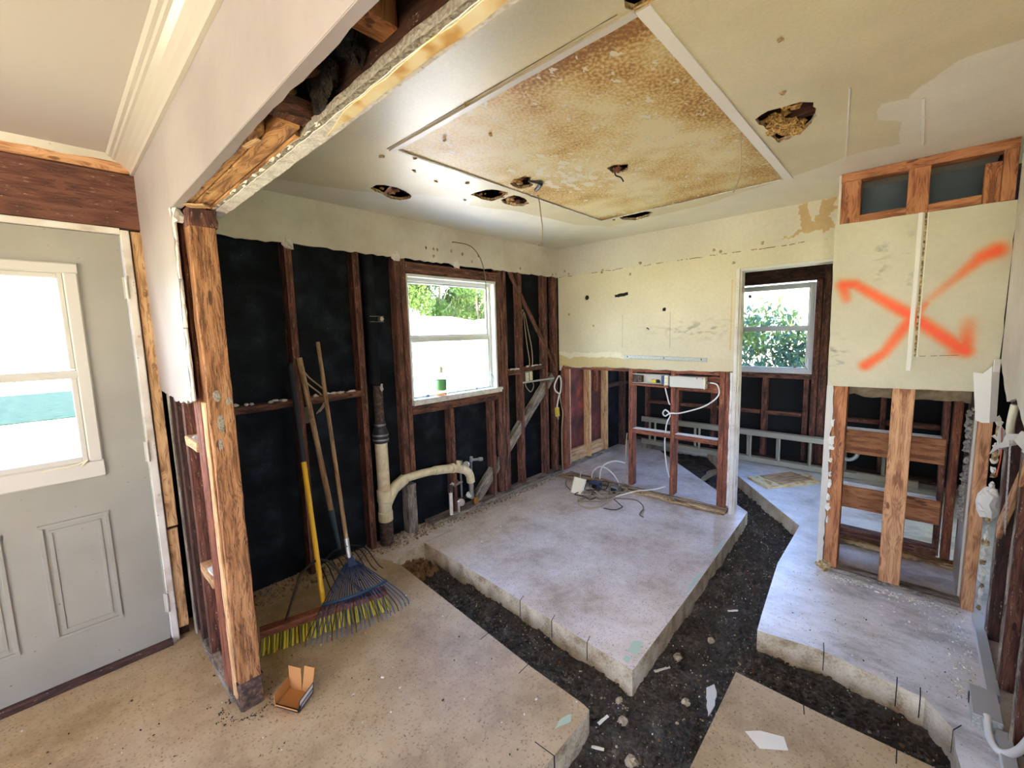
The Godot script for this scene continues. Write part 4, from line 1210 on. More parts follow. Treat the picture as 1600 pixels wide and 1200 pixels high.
func spray_picture() -> ImageTexture:
	var w := 768
	var h := 1024
	var z0 := -0.4
	var y1 := 2.165
	var sw := 0.73
	var sh := 0.98
	var mid := noise(131, 5.0, 4)
	var fine := noise(132, 30.0, 3)
	var base := Color8(194, 186, 157)
	var paint := Color8(246, 80, 8)
	# strokes: from, to, width at each end, strength at each end
	var strokes := [
		[Vector2(-0.336, 1.8), Vector2(-0.318, 1.72), 0.024, 0.02, 0.9, 0.55], [Vector2(-0.336, 1.8), Vector2(-0.28, 1.8), 0.026, 0.022, 0.95, 0.85], [Vector2(-0.28, 1.8), Vector2(-0.02, 1.6), 0.021, 0.026, 0.8, 1.0],
		[Vector2(-0.02, 1.6), Vector2(0.17, 1.43), 0.026, 0.026, 1.0, 1.0], [Vector2(0.17, 1.43), Vector2(0.193, 1.415), 0.034, 0.026, 1.0, 1.0], [Vector2(0.19, 1.43), Vector2(0.196, 1.56), 0.024, 0.026, 0.95, 0.32],
		[Vector2(0.27, 1.915), Vector2(0.22, 1.89), 0.03, 0.026, 0.95, 0.85], [Vector2(0.22, 1.89), Vector2(0.14, 1.8), 0.024, 0.018, 0.8, 0.5], [Vector2(0.14, 1.8), Vector2(0.0, 1.65), 0.018, 0.016, 0.45, 0.2],
		[Vector2(0.03, 1.67), Vector2(-0.03, 1.58), 0.012, 0.024, 0.5, 0.9], [Vector2(-0.03, 1.58), Vector2(-0.13, 1.4), 0.024, 0.021, 0.9, 0.75], [Vector2(-0.13, 1.4), Vector2(-0.21, 1.325), 0.021, 0.023, 0.8, 0.9],
	]
	var r := RandomNumberGenerator.new()
	r.seed = 8
	var data := PackedByteArray()
	data.resize(w * h * 3)
	for j in h:
		var y := y1 - sh * (j + 0.5) / h
		for i in w:
			var z := z0 + sw * (i + 0.5) / w
			var c := base
			var n := mid.get_noise_2d(z * 0.5, y * 0.5) * 0.04 + fine.get_noise_2d(z, y) * 0.015
			var d1 := clampf(mid.get_noise_2d(z * 2.0, y * 3.0) * 2.4 - 0.2, 0.0, 1.0)
			c = c.lerp(Color8(116, 110, 98), d1 * 0.75 * exp(-pow((z + 0.35) / 0.05, 2.0) - pow((y - 1.38) / 0.09, 2.0)))
			c = c.lerp(Color8(126, 120, 106), d1 * 0.6 * exp(-pow((z + 0.17) / 0.03, 2.0) - pow((y - 1.93) / 0.12, 2.0)))
			c = c.lerp(Color8(126, 120, 106), d1 * 0.5 * exp(-pow((z + 0.05) / 0.025, 2.0) - pow((y - 1.86) / 0.2, 2.0)))
			var a := 0.0
			var p := Vector2(z, y)
			for s: Array in strokes:
				var f: Vector2 = s[0]
				var t: Vector2 = s[1]
				if z < minf(f.x, t.x) - 0.09 or z > maxf(f.x, t.x) + 0.09 or y < minf(f.y, t.y) - 0.09 or y > maxf(f.y, t.y) + 0.09:
					continue
				var k := clampf((p - f).dot(t - f) / (t - f).length_squared(), 0.0, 1.0)
				var dist := p.distance_to(f.lerp(t, k)) / lerpf(s[2], s[3], k)
				a = maxf(a, lerpf(s[4], s[5], k) * exp(-pow(dist * 0.78, 2.2)))
				a = maxf(a, lerpf(s[4], s[5], k) * 0.16 * exp(-dist * 0.8))
			if a > 0.01:
				a = clampf(a + (r.randf() - 0.5) * 0.22 * (1.0 - a) * minf(a * 6.0, 1.0), 0.0, 1.0)
			c = c.lerp(paint, a)
			if absf(y - (1.383 + z * 0.05)) < 0.0015 and z > 0.0 and z < 0.17 and fine.get_noise_2d(z, 1.0) > -0.2:
				c = c.darkened(0.5)
			var at := (j * w + i) * 3
			data[at] = int(clampf(c.r + n, 0, 1) * 255)
			data[at + 1] = int(clampf(c.g + n, 0, 1) * 255)
			data[at + 2] = int(clampf(c.b + n, 0, 1) * 255)
	return picture(w, h, data)


func closet() -> void:
	var w := structure("wall_closet", "closet partition with an orange spray-painted X on its panel, bare new studs above and below")
	var x := 3.27
	var m := textured(spray_picture(), 0.55)
	part(w, "painted_panel", MB.new().prism(torn(v2([-0.384, 1.196, 0.316, 1.203, 0.32, 2.146, -0.393, 2.156]), 0.06, 0.002), Vector3(x, 0, 0), Vector3.BACK, Vector3.UP, 0.013, Vector4(1 / 0.73, -1 / 0.98, 0.4 / 0.73, 2.165 / 0.98)), m, "cream panel with an orange sprayed X")
	part(w, "batten", MB.new().beam(Vector3(x - 0.006, 1.303, -0.021), Vector3(x - 0.006, 2.152, -0.02), 0.012, 0.022, Vector3.RIGHT, 0.003, 6, 0.001, rng), M.paper)
	part(w, "batten_side_strip", MB.new().block(Vector3(x - 0.003, 1.385, -0.004), Vector3(x + 0.001, 2.15, 0.006)), M.gunk)  # thin brown strip along the side of the batten
	part(w, "panel_ledge", MB.new().block(Vector3(x - 0.004, 1.38, 0.006), Vector3(x + 0.001, 2.15, 0.012)), M.paper)
	# soffit frame above the panel
	var mx := x + 0.045
	timber(w, "top_plate", Vector3(mx, 2.415, -0.375), Vector3(mx, 2.415, 0.312), 0.089, 0.05, Vector3.RIGHT, M.stud_amber, 0.001, 2)
	for r: Array in [[-0.372, -0.28], [-0.083, 0.006], [0.262, 0.312]]:
		timber(w, "soffit_stud", Vector3(mx, 2.15, (r[0] + r[1]) / 2), Vector3(mx, 2.39, (r[0] + r[1]) / 2), 0.089, r[1] - r[0], Vector3.RIGHT, M.stud_amber, 0.001, 2)
	timber(w, "soffit_stud", Vector3(mx + 0.01, 2.15, 0.232), Vector3(mx + 0.01, 2.345, 0.232), 0.08, 0.06, Vector3.RIGHT, M.stud_amber, 0.001, 2)
	for r: Array in [[-0.28, -0.083], [0.006, 0.2]]:
		timber(w, "soffit_rail", Vector3(mx, 2.172, r[0]), Vector3(mx, 2.176, r[1]), 0.085, 0.045, Vector3.RIGHT, M.stud_amber, 0.001, 2)
	# studs below
	timber(w, "stud", Vector3(mx, 0.035, -0.317), Vector3(mx, 1.2, -0.317), 0.089, 0.072, Vector3.RIGHT, M.stud_amber, 0.003, 6)
	timber(w, "stud", Vector3(mx - 0.005, 0.0, -0.033), Vector3(mx - 0.005, 1.2, -0.033), 0.075, 0.1, Vector3.RIGHT, M.stud_new, 0.002, 6, "pale middle stud, full height to the floor")
	timber(w, "stud", Vector3(mx, 0.0, 0.292), Vector3(mx, 1.06, 0.292), 0.089, 0.052, Vector3.RIGHT, M.stud_new, 0.002, 6)
	timber(w, "bottom_plate", Vector3(mx, 0.015, -0.37), Vector3(mx, 0.015, 0.265), 0.1, 0.03, Vector3.RIGHT, M.grey_wood, 0.005, 10)
	part(w, "rotten_foot", MB.new().lump(Vector3(3.28, 0.03, -0.345), Vector3(0.035, 0.04, 0.05), rng, 0.3, 6, 10), M.gunk)
	# plasterboard edge on the left and the left side wall
	part(w, "board_edge", MB.new().prism(torn(v2([-0.386, 0.0, -0.356, 0.0, -0.357, 0.3, -0.352, 0.55, -0.357, 0.8, -0.35, 1.0, -0.355, 1.196, -0.386, 1.196]), 0.03, 0.005, [1, 2, 3, 4, 5]), Vector3(x - 0.002, 0, 0), Vector3.BACK, Vector3.UP, 0.016), M.white)
	for k in 9:
		part(w, "paper_tear", MB.new().lump(Vector3(x - 0.004, 0.35 + k * 0.075 + rng.randf_range(-0.02, 0.02), -0.345), Vector3(0.006, rng.randf_range(0.01, 0.03), rng.randf_range(0.006, 0.016)), rng, 0.5, 4, 6), M.paper)
	part(w, "side_board", MB.new().block(Vector3(x + 0.015, 0.0, -0.386), Vector3(3.8, 2.44, -0.372)), M.plaster)
	part(w, "side_board_back", MB.new().block(Vector3(3.5, 0.0, -0.371), Vector3(3.79, 2.44, -0.368)), M.paper_tan)
	# frame at the back of the closet
	for r: Array in [[0.742, 0.17], [0.335, 0.16], [0.05, 0.09]]:
		timber(w, "back_rail", Vector3(3.862, r[0], -0.37), Vector3(3.862, r[0], 0.18), 0.089, r[1], Vector3.RIGHT, M.stud_amber if r[1] > 0.1 else M.old, 0.002, 4)
		if r[1] > 0.1:
			part(w, "painted_edge", MB.new().block(Vector3(3.83, r[0] + r[1] / 2, -0.37), Vector3(3.9, r[0] + r[1] / 2 + 0.006, 0.16), 0.002), M.trim)
	timber(w, "back_plate", Vector3(3.8, 0.02, -0.33), Vector3(3.8, 0.02, 0.3), 0.09, 0.04, Vector3.RIGHT, M.rotten, 0.008, 8)
	timber(w, "back_stud", Vector3(3.87, 0.04, 0.175), Vector3(3.87, 2.44, 0.175), 0.06, 0.035, Vector3.RIGHT, M.old, 0.002, 2)
	timber(w, "back_stud", Vector3(3.862, 0.04, 0.222), Vector3(3.862, 2.44, 0.222), 0.089, 0.045, Vector3.RIGHT, M.rust_wood, 0.002, 2)
	part(w, "back_board", MB.new().prism(torn(v2([-0.37, 1.09, -0.1, 1.07, 0.05, 1.075, 0.3, 1.065, 0.3, 2.44, -0.37, 2.44]), 0.04, 0.012, [0, 1, 2]), Vector3(3.805, 0, 0), Vector3.BACK, Vector3.UP, 0.014), M.paper_tan)
	part(w, "duct_panel", MB.new().block(Vector3(3.7, 2.0, -0.36), Vector3(3.72, 2.44, 0.3)), M.slate_grey)
	# the right side: brown board, the lower plasterboard and shreds of insulation
	part(w, "side_board", MB.new().block(Vector3(3.37, 0.0, 0.27), Vector3(3.95, 2.44, 0.285)), M.old)
	part(w, "side_plaster", MB.new().prism(torn(v2([-3.37, 0.0, -3.37, 1.1, -3.42, 1.05, -3.44, 0.7, -3.5, 0.55, -3.66, 0.42, -3.72, 0.25, -3.78, 0.12, -3.8, 0.0]), 0.03, 0.012, [2, 3, 4, 5, 6]), Vector3(0, 0, 0.258), Vector3.LEFT, Vector3.UP, 0.014), M.white)
	var sh := MB.new()
	for k in 90:
		var y := rng.randf_range(0.42, 1.08)
		sh.lump(Vector3(3.5 + rng.randf_range(-0.08, 0.16) + (1.0 - y) * 0.1, y, 0.25 + rng.randf_range(0.0, 0.015)), Vector3(rng.randf_range(0.008, 0.035), rng.randf_range(0.006, 0.02), 0.012), rng, 0.5, 4, 6)
	var so := part(w, "insulation_shreds", sh, M.shred, "torn grey insulation paper hanging in the closet")
	so.set_meta("kind", "stuff")


func right_wall() -> void:
	var w := structure("wall_right", "right-hand wall at the picture's edge, torn plasterboard above dark open studs")
	# board above: its lower edge snapped off
	part(w, "plasterboard", MB.new().prism(torn(v2([-3.262, 2.45, -3.262, 1.36, -2.95, 1.2, -2.72, 1.245, -2.5, 1.165, -2.3, 1.12, -2.0, 1.2, -1.6, 1.18, -1.6, 2.45]), 0.05, 0.006, [1, 2, 3, 4, 5, 6]), Vector3(0, 0, 0.32), Vector3.LEFT, Vector3.UP, 0.014), M.plaster)
	# folded paper flap at the corner
	var fl := MB.new()
	var pts := [[3.262, 1.305, 0.228], [3.25, 1.3, 0.262], [3.24, 1.34, 0.29], [3.255, 1.35, 0.318]]
	var bot := [[3.262, 1.055, 0.252], [3.25, 1.045, 0.275], [3.235, 1.05, 0.3], [3.25, 1.06, 0.325]]
	for k in 3:
		var a := Vector3(pts[k][0], pts[k][1], pts[k][2])
		var b := Vector3(pts[k + 1][0], pts[k + 1][1], pts[k + 1][2])
		var c := Vector3(bot[k + 1][0], bot[k + 1][1], bot[k + 1][2])
		var d := Vector3(bot[k][0], bot[k][1], bot[k][2])
		fl.quad(a, d, c, b)
		fl.quad(b + Vector3(0.004, 0, 0), c + Vector3(0.004, 0, 0), d + Vector3(0.004, 0, 0), a + Vector3(0.004, 0, 0))
	part(w, "paper_flap", fl, M.paper, "creased cream corner paper")
	part(w, "flap_top", MB.new().block(Vector3(3.236, 1.31, 0.295), Vector3(3.25, 1.375, 0.318)), M.trim)
	# studs standing behind the wall face
	for r: Array in [[3.05, 0.05, M.old_dark], [2.64, 0.03, M.old], [2.27, 0.035, M.old], [1.85, 0.04, M.old]]:
		timber(w, "stud", Vector3(r[0], 0.0, 0.4), Vector3(r[0], 2.44, 0.4), r[1], 0.11, Vector3.RIGHT, r[2], 0.003, 4)
		part(w, "pale_edge", MB.new().beam(Vector3(r[0], 0.03, 0.345), Vector3(r[0], 1.1, 0.345), r[1] * 0.7, 0.014, Vector3.RIGHT, 0.003, 10, 0.004, rng), M.grey_wood)
	timber(w, "brace", Vector3(3.05, 0.55, 0.35), Vector3(2.3, 1.25, 0.35), 0.02, 0.07, Vector3.BACK, M.stud_new, 0.002, 4)
	part(w, "back_board", MB.new().block(Vector3(1.6, 0.0, 0.52), Vector3(3.3, 2.44, 0.535)), M.old_dark)
	# brittle plaster on the corner stud
	for k in 26:
		var y := 0.05 + k * 0.04
		part(w, "broken_edge", MB.new().lump(Vector3(3.262 + rng.randf_range(-0.008, 0.008), y + rng.randf_range(-0.01, 0.01), 0.334), Vector3(0.01, rng.randf_range(0.012, 0.03), rng.randf_range(0.008, 0.018)), rng, 0.45, 4, 6), M.chalk if k % 3 else M.gunk)
	part(w, "paper_wad", MB.new().lump(Vector3(3.235, 0.63, 0.325), Vector3(0.028, 0.075, 0.042), rng, 0.3, 6, 9), M.paper, "crumpled white paper on the corner stud")
	part(w, "paper_wad", MB.new().lump(Vector3(3.25, 0.97, 0.345), Vector3(0.012, 0.07, 0.012), rng, 0.3, 6, 9), M.white)
	# white paper sagging under the board, with a strip of mesh tape
	var sag := MB.new()
	for k in 10:
		var a := 2.95 - k * 0.09
		var b := a - 0.09
		var f := func(q: float) -> Vector3: return Vector3(q, 1.0 + 0.16 * sin(clampf((2.95 - q) / 0.8, 0.0, 1.0) * PI * 0.6) + 0.012 * sin(q * 40.0), 0.315 + 0.02 * sin(q * 25.0))
		var g := func(q: float) -> Vector3: return f.call(q) + Vector3(0.03, -0.05 - 0.02 * sin(q * 17.0), -0.01)
		sag.quad(f.call(a), g.call(a), g.call(b), f.call(b))
		sag.quad(f.call(b) + Vector3(0, 0, 0.003), g.call(b) + Vector3(0, 0, 0.003), g.call(a) + Vector3(0, 0, 0.003), f.call(a) + Vector3(0, 0, 0.003))
	part(w, "sagging_paper", sag, M.white, "white facing paper sagging at the right edge")
	part(w, "mesh_tape", MB.new().beam(Vector3(2.62, 1.08, 0.305), Vector3(2.66, 0.68, 0.322), 0.045, 0.002, Vector3.RIGHT, 0.0005, 6, 0.001, rng), M.shred, "strip of hanging joint tape")
	part(w, "orange_wire", MB.new().tube(smooth([Vector3(3.245, 1.03, 0.345), Vector3(3.24, 0.9, 0.352), Vector3(3.245, 0.78, 0.345)], 4), 0.003, 6), M.orange)
	part(w, "wire_splice", MB.new().tube(smooth([Vector3(2.86, 1.2, 0.335), Vector3(2.87, 1.1, 0.33), Vector3(2.88, 1.02, 0.34)], 4), 0.014, 8), M.ivory)
	# metal track along the floor
	part(w, "metal_track", MB.new().block(Vector3(2.52, 0.0, 0.305), Vector3(3.2, 0.034, 0.345), 0.002), M.alu)
	part(w, "metal_track", MB.new().block(Vector3(1.9, 0.0, 0.31), Vector3(2.3, 0.034, 0.35), 0.002), M.alu)


func laundry() -> void:
	var w := structure("wall_far", "far wall of the dark back room: brown framing over black board around a window")
	var fx := 5.72
	for r: Array in [[-2.96, -1.82, 0.0, 2.5], [-0.82, 0.9, 0.0, 2.5], [-1.82, -0.82, 0.0, 1.05], [-1.82, -0.82, 2.06, 2.5]]:
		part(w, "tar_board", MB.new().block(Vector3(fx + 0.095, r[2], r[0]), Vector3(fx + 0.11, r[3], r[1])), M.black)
		part(w, "siding", MB.new().block(Vector3(fx + 0.115, -0.3 if r[2] == 0.0 else r[2], r[0]), Vector3(fx + 0.18, 2.85 if r[3] == 2.5 else r[3], r[1])), M.siding)
	var mx := fx + 0.045
	for r: Array in [[-2.75, 0.045, 0.0, 2.44], [-2.3, 0.045, 0.0, 2.44], [-1.85, 0.06, 0.0, 2.44], [-1.272, 0.06, 0.0, 0.98], [-0.865, 0.05, 0.0, 0.98], [-0.79, 0.06, 0.0, 2.44], [-0.72, 0.07, 0.0, 2.44], [-0.2, 0.045, 0.0, 2.44], [0.25, 0.045, 0.0, 2.44]]:
		timber(w, "stud", Vector3(mx, r[2], r[0]), Vector3(mx, r[3], r[0]), 0.089, r[1], Vector3.RIGHT, M.old, 0.002, 2)
	timber(w, "header_timber", Vector3(mx, 2.14, -1.82), Vector3(mx, 2.14, -0.75), 0.089, 0.17, Vector3.RIGHT, M.old_dark)
	timber(w, "sill_timber", Vector3(mx, 1.0, -1.82), Vector3(mx, 1.0, -0.82), 0.1, 0.06, Vector3.RIGHT, M.old)
	for r: Array in [[-2.72, -2.33], [-2.27, -1.88], [-1.81, -1.31], [-1.24, -0.9], [-0.68, -0.23], [-0.17, 0.22]]:
		timber(w, "blocking", Vector3(mx, 0.56, r[0]), Vector3(mx, 0.56, r[1]), 0.089, 0.045, Vector3.RIGHT, M.old)
	timber(w, "bottom_plate", Vector3(mx - 0.02, 0.02, -2.9), Vector3(mx - 0.02, 0.02, 0.8), 0.11, 0.04, Vector3.RIGHT, M.old_dark)
	var o := structure("window_2", "aluminium window in the dark back room with a shrub outside", "window")
	window_unit(o, Vector3(fx + 0.055, 0, -1.8), Vector3.BACK, 0.97, 1.045, 2.04, 1.54, Vector3.LEFT, M.alu, 0.045)
	part(o, "window_stop", MB.new().block(Vector3(fx - 0.002, 1.03, -1.8), Vector3(fx + 0.02, 1.05, -0.82)), M.alu)
	part(o, "sash_lock", MB.new().block(Vector3(fx + 0.03, 1.095, -1.0), Vector3(fx + 0.046, 1.11, -0.975), 0.002), M.rubber)
	part(o, "operator_handle", MB.new().tube(smooth([Vector3(fx + 0.02, 1.19, -0.94), Vector3(fx + 0.015, 1.13, -0.9), Vector3(fx + 0.02, 1.08, -0.865)], 4), 0.005, 6), M.steel)
	part(o, "operator_plate", MB.new().block(Vector3(fx + 0.02, 1.08, -0.872), Vector3(fx + 0.036, 1.2, -0.85), 0.004), M.alu)
	part(o, "glass_mark", MB.new().lump(Vector3(fx + 0.045, 1.93, -1.48), Vector3(0.003, 0.02, 0.022), rng, 0.5, 5, 7), M.slate_grey)
	var s := structure("wall_side", "dark end wall of the back room with an opening added for daylight, behind the closet")
	for r: Array in [[3.9, 4.1, -0.3, 2.85], [4.6, 5.9, -0.3, 2.85], [4.1, 4.6, -0.3, 0.5], [4.1, 4.6, 1.3, 2.85]]:  # unseen opening, added to let daylight in towards the closet floor
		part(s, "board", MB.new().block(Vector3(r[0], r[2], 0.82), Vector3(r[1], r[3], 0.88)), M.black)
	var c := structure("ceiling", "dim ceiling of the back room beyond the doorway", "ceiling")
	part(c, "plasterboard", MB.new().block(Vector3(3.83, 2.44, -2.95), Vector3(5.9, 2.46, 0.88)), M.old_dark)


func shell() -> void:
	# the rest of the living area around the camera: big openings let the day in
	var a := structure("wall_west", "living area wall behind the camera with a wide window opening")
	for r: Array in [[-2.95, -1.3, -0.3, 2.85], [2.0, 3.6, -0.3, 2.85], [-1.3, 2.0, -0.3, 0.75], [-1.3, 2.0, 2.15, 2.85]]:
		part(a, "plaster", MB.new().block(Vector3(-4.0, r[2], r[0]), Vector3(-4.15, r[3], r[1])), M.living)
	var b := structure("wall_south", "living area wall behind the camera with a small window opening")
	for r: Array in [[-4.15, 0.3, -0.3, 2.85], [1.2, 1.8, -0.3, 2.85], [0.3, 1.2, -0.3, 0.9], [0.3, 1.2, 2.0, 2.85]]:
		part(b, "plaster", MB.new().block(Vector3(r[0], r[2], 3.5), Vector3(r[1], r[3], 3.65)), M.living)
	var c := structure("wall_east", "short living area wall beside the camera")
	part(c, "plaster", MB.new().block(Vector3(1.6, -0.3, 0.55), Vector3(1.75, 2.85, 3.5)), M.living)
	part(c, "plaster", MB.new().block(Vector3(1.6, 0.0, 0.32), Vector3(1.64, 2.44, 0.55)), M.living)
	part(c, "room_behind", MB.new().block(Vector3(1.75, -0.3, 0.9), Vector3(3.85, 2.85, 0.95)), M.siding)
	var r := structure("roof", "flat roof over the whole house", "roof")
	part(r, "roof_deck", MB.new().block(Vector3(-4.6, 2.85, -3.4), Vector3(6.3, 2.95, 4.1)), M.roof)


func plumbing() -> void:
	var o := thing("drain_pipe", "cream plastic drain stack with a sloping branch pipe under the sink window", "pipe", Vector3(1.615, 0.0, -2.86))
	var c := Vector3(1.615, 0, -2.86)
	part(o, "iron_pipe", MB.new().lathe(c, Vector3.UP, PackedVector2Array([Vector2(0, -0.02), Vector2(0.05, -0.02), Vector2(0.05, 0.22), Vector2(0, 0.22)])), M.iron, "rusty iron pipe at the foot")
	part(o, "stack", MB.new().lathe(c, Vector3.UP, PackedVector2Array([Vector2(0.046, 0.4), Vector2(0.046, 0.81)])), M.pvc)
	part(o, "wye_fitting", MB.new().lathe(c, Vector3.UP, PackedVector2Array([Vector2(0.05, 0.185), Vector2(0.054, 0.19), Vector2(0.054, 0.255), Vector2(0.049, 0.26), Vector2(0.049, 0.335), Vector2(0.055, 0.34), Vector2(0.055, 0.425), Vector2(0.046, 0.432)])).tube(smooth([Vector3(1.62, 0.29, -2.86), Vector3(1.655, 0.36, -2.852), Vector3(1.7, 0.428, -2.842), Vector3(1.735, 0.452, -2.836)], 4), 0.04, 16), M.pvc)
	part(o, "hub", MB.new().tube([Vector3(1.7, 0.428, -2.84), Vector3(1.78, 0.473, -2.832)], 0.043, 16), M.pvc)
	part(o, "branch_pipe", MB.new().tube(smooth([Vector3(1.74, 0.458, -2.835), Vector3(1.78, 0.474, -2.832), Vector3(1.95, 0.474, -2.83), Vector3(2.1, 0.462, -2.83)], 3), 0.032, 16), M.pvc)
	part(o, "elbow", MB.new().tube(smooth([Vector3(2.06, 0.466, -2.83), Vector3(2.12, 0.458, -2.83), Vector3(2.2, 0.446, -2.83), Vector3(2.25, 0.44, -2.83)], 4), 0.037, 16), M.pvc)
	part(o, "collar", MB.new().tube([Vector3(2.235, 0.441, -2.83), Vector3(2.262, 0.437, -2.83)], 0.042, 16), M.pvc)
	part(o, "vent_tee", MB.new().tube([Vector3(2.26, 0.437, -2.83), Vector3(2.36, 0.4, -2.83)], 0.034, 16).tube([Vector3(2.31, 0.43, -2.83), Vector3(2.318, 0.49, -2.83)], 0.02, 12), M.pvc)
	part(o, "elbow", MB.new().tube(smooth([Vector3(2.34, 0.41, -2.83), Vector3(2.4, 0.38, -2.83), Vector3(2.44, 0.33, -2.83), Vector3(2.452, 0.262, -2.83)], 4), 0.037, 16), M.pvc)
	part(o, "tail_pipe", MB.new().tube([Vector3(2.452, 0.27, -2.83), Vector3(2.455, 0.11, -2.83)], 0.022, 12), M.steel)
	var k := part(o, "coupling", MB.new().lathe(c, Vector3.UP, PackedVector2Array([Vector2(0.05, 0.79), Vector2(0.056, 0.795), Vector2(0.056, 0.865), Vector2(0.045, 0.9), Vector2(0.04, 0.905), Vector2(0.04, 0.95), Vector2(0.03, 0.95)])), M.rubber, "black rubber coupling")
	for y: Array in [[0.815, 0.0575], [0.85, 0.0575], [0.925, 0.0415]]:
		part(k, "hose_clamp", MB.new().lathe(c, Vector3.UP, PackedVector2Array([Vector2(y[1], y[0] - 0.007), Vector2(y[1] + 0.0015, y[0]), Vector2(y[1], y[0] + 0.007)])), M.steel)
	part(o, "vent_pipe", MB.new().lathe(c, Vector3.UP, PackedVector2Array([Vector2(0.034, 0.93), Vector2(0.034, 1.16), Vector2(0.031, 1.2), Vector2(0.034, 1.215), Vector2(0.0, 1.215)])), M.iron, "rusty iron vent pipe")
	part(o, "chalky_scab", MB.new().lump(Vector3(1.628, 1.2, -2.826), Vector3(0.014, 0.025, 0.01), rng, 0.4), M.chalk)
	var v := single("vent_stack", "black-painted vent pipe against the tar board above the drain stack", "pipe", MB.new().lathe(Vector3(1.615, 0, -2.895), Vector3.UP, PackedVector2Array([Vector2(0.0, 1.225), Vector2(0.038, 1.225), Vector2(0.038, 2.44)])), M.tar, Vector3(1.615, 1.225, -2.895))
	var b := thing("pipe_strap", "rusty bolted strap bracket on the black board left of the window", "bracket", Vector3(1.66, 1.69, -2.85))
	part(b, "strap", MB.new().block(Vector3(1.585, 1.676, -2.856), Vector3(1.69, 1.68, -2.84)).block(Vector3(1.585, 1.714, -2.856), Vector3(1.69, 1.718, -2.84)), M.steel)
	part(b, "bolt", MB.new().tube([Vector3(1.665, 1.697, -2.858), Vector3(1.665, 1.697, -2.825)], 0.016, 8), M.chrome)
	# the two supply valves and their pipes
	var s := thing("supply_pipes", "cluster of old water supply pipes with round shut-off valves below the branch drain", "pipe", Vector3(2.36, 0.0, -2.84))
	part(s, "white_pipe", MB.new().tube(smooth([Vector3(2.222, 0.0, -2.835), Vector3(2.222, 0.22, -2.835), Vector3(2.226, 0.262, -2.84), Vector3(2.25, 0.276, -2.86), Vector3(2.34, 0.29, -2.89)], 4), 0.016, 10), M.chalk)
	part(s, "brown_elbow", MB.new().tube([Vector3(2.222, 0.235, -2.835), Vector3(2.222, 0.29, -2.835)], 0.025, 10), M.iron)
	part(s, "riser", MB.new().tube([Vector3(2.375, 0.1, -2.87), Vector3(2.37, 0.43, -2.87)], 0.009, 8), M.steel)
	part(s, "riser", MB.new().tube([Vector3(2.5, 0.1, -2.87), Vector3(2.498, 0.45, -2.87)], 0.009, 8), M.steel)
	part(s, "cross_pipe", MB.new().tube(smooth([Vector3(2.3, 0.14, -2.86), Vector3(2.38, 0.12, -2.87), Vector3(2.46, 0.13, -2.86), Vector3(2.52, 0.09, -2.85)], 3), 0.014, 8), M.iron)
	part(s, "spout", MB.new().tube(smooth([Vector3(2.28, 0.265, -2.86), Vector3(2.33, 0.282, -2.85), Vector3(2.36, 0.288, -2.84)], 3), 0.013, 8), M.grey_wood)
	for q: Array in [[Vector3(2.408, 0.43, -2.83), Vector3(-0.3, 0.4, 1), 0.032], [Vector3(2.318, 0.115, -2.815), Vector3(-0.5, 0.1, 1), 0.034], [Vector3(2.43, 0.15, -2.83), Vector3(-0.6, 0.3, 1), 0.03]]:
		var w := part(s, "valve_wheel", MB.new().lathe(q[0], q[1], PackedVector2Array([Vector2(0.0, 0.004), Vector2(q[2] * 0.6, 0.006), Vector2(q[2], 0.0), Vector2(q[2], -0.006), Vector2(q[2] * 0.6, -0.003), Vector2(0.008, -0.01), Vector2(0.008, -0.045)]), 14), M.chrome)
	part(s, "valve_body", MB.new().tube([Vector3(2.375, 0.4, -2.87), Vector3(2.377, 0.47, -2.865)], 0.016, 10), M.chrome)
	part(s, "valve_stem", MB.new().tube([Vector3(2.3, 0.0, -2.83), Vector3(2.3, 0.13, -2.83)], 0.013, 8), M.chrome)
	var h := part(s, "valve_body", MB.new().tube([Vector3(2.498, 0.43, -2.87), Vector3(2.5, 0.475, -2.865)], 0.015, 10).tube([Vector3(2.47, 0.458, -2.84), Vector3(2.545, 0.45, -2.82)], 0.011, 8).tube([Vector3(2.545, 0.45, -2.82), Vector3(2.58, 0.445, -2.81)], 0.018, 8), M.galv)
	part(s, "brass_valve", MB.new().lathe(Vector3(2.5, 0.075, -2.825), Vector3(0.2, 0.3, 1), PackedVector2Array([Vector2(0.0, 0.012), Vector2(0.02, 0.012), Vector2(0.033, 0.004), Vector2(0.033, -0.006), Vector2(0.014, -0.012), Vector2(0.014, -0.05)]), 8), M.brass)


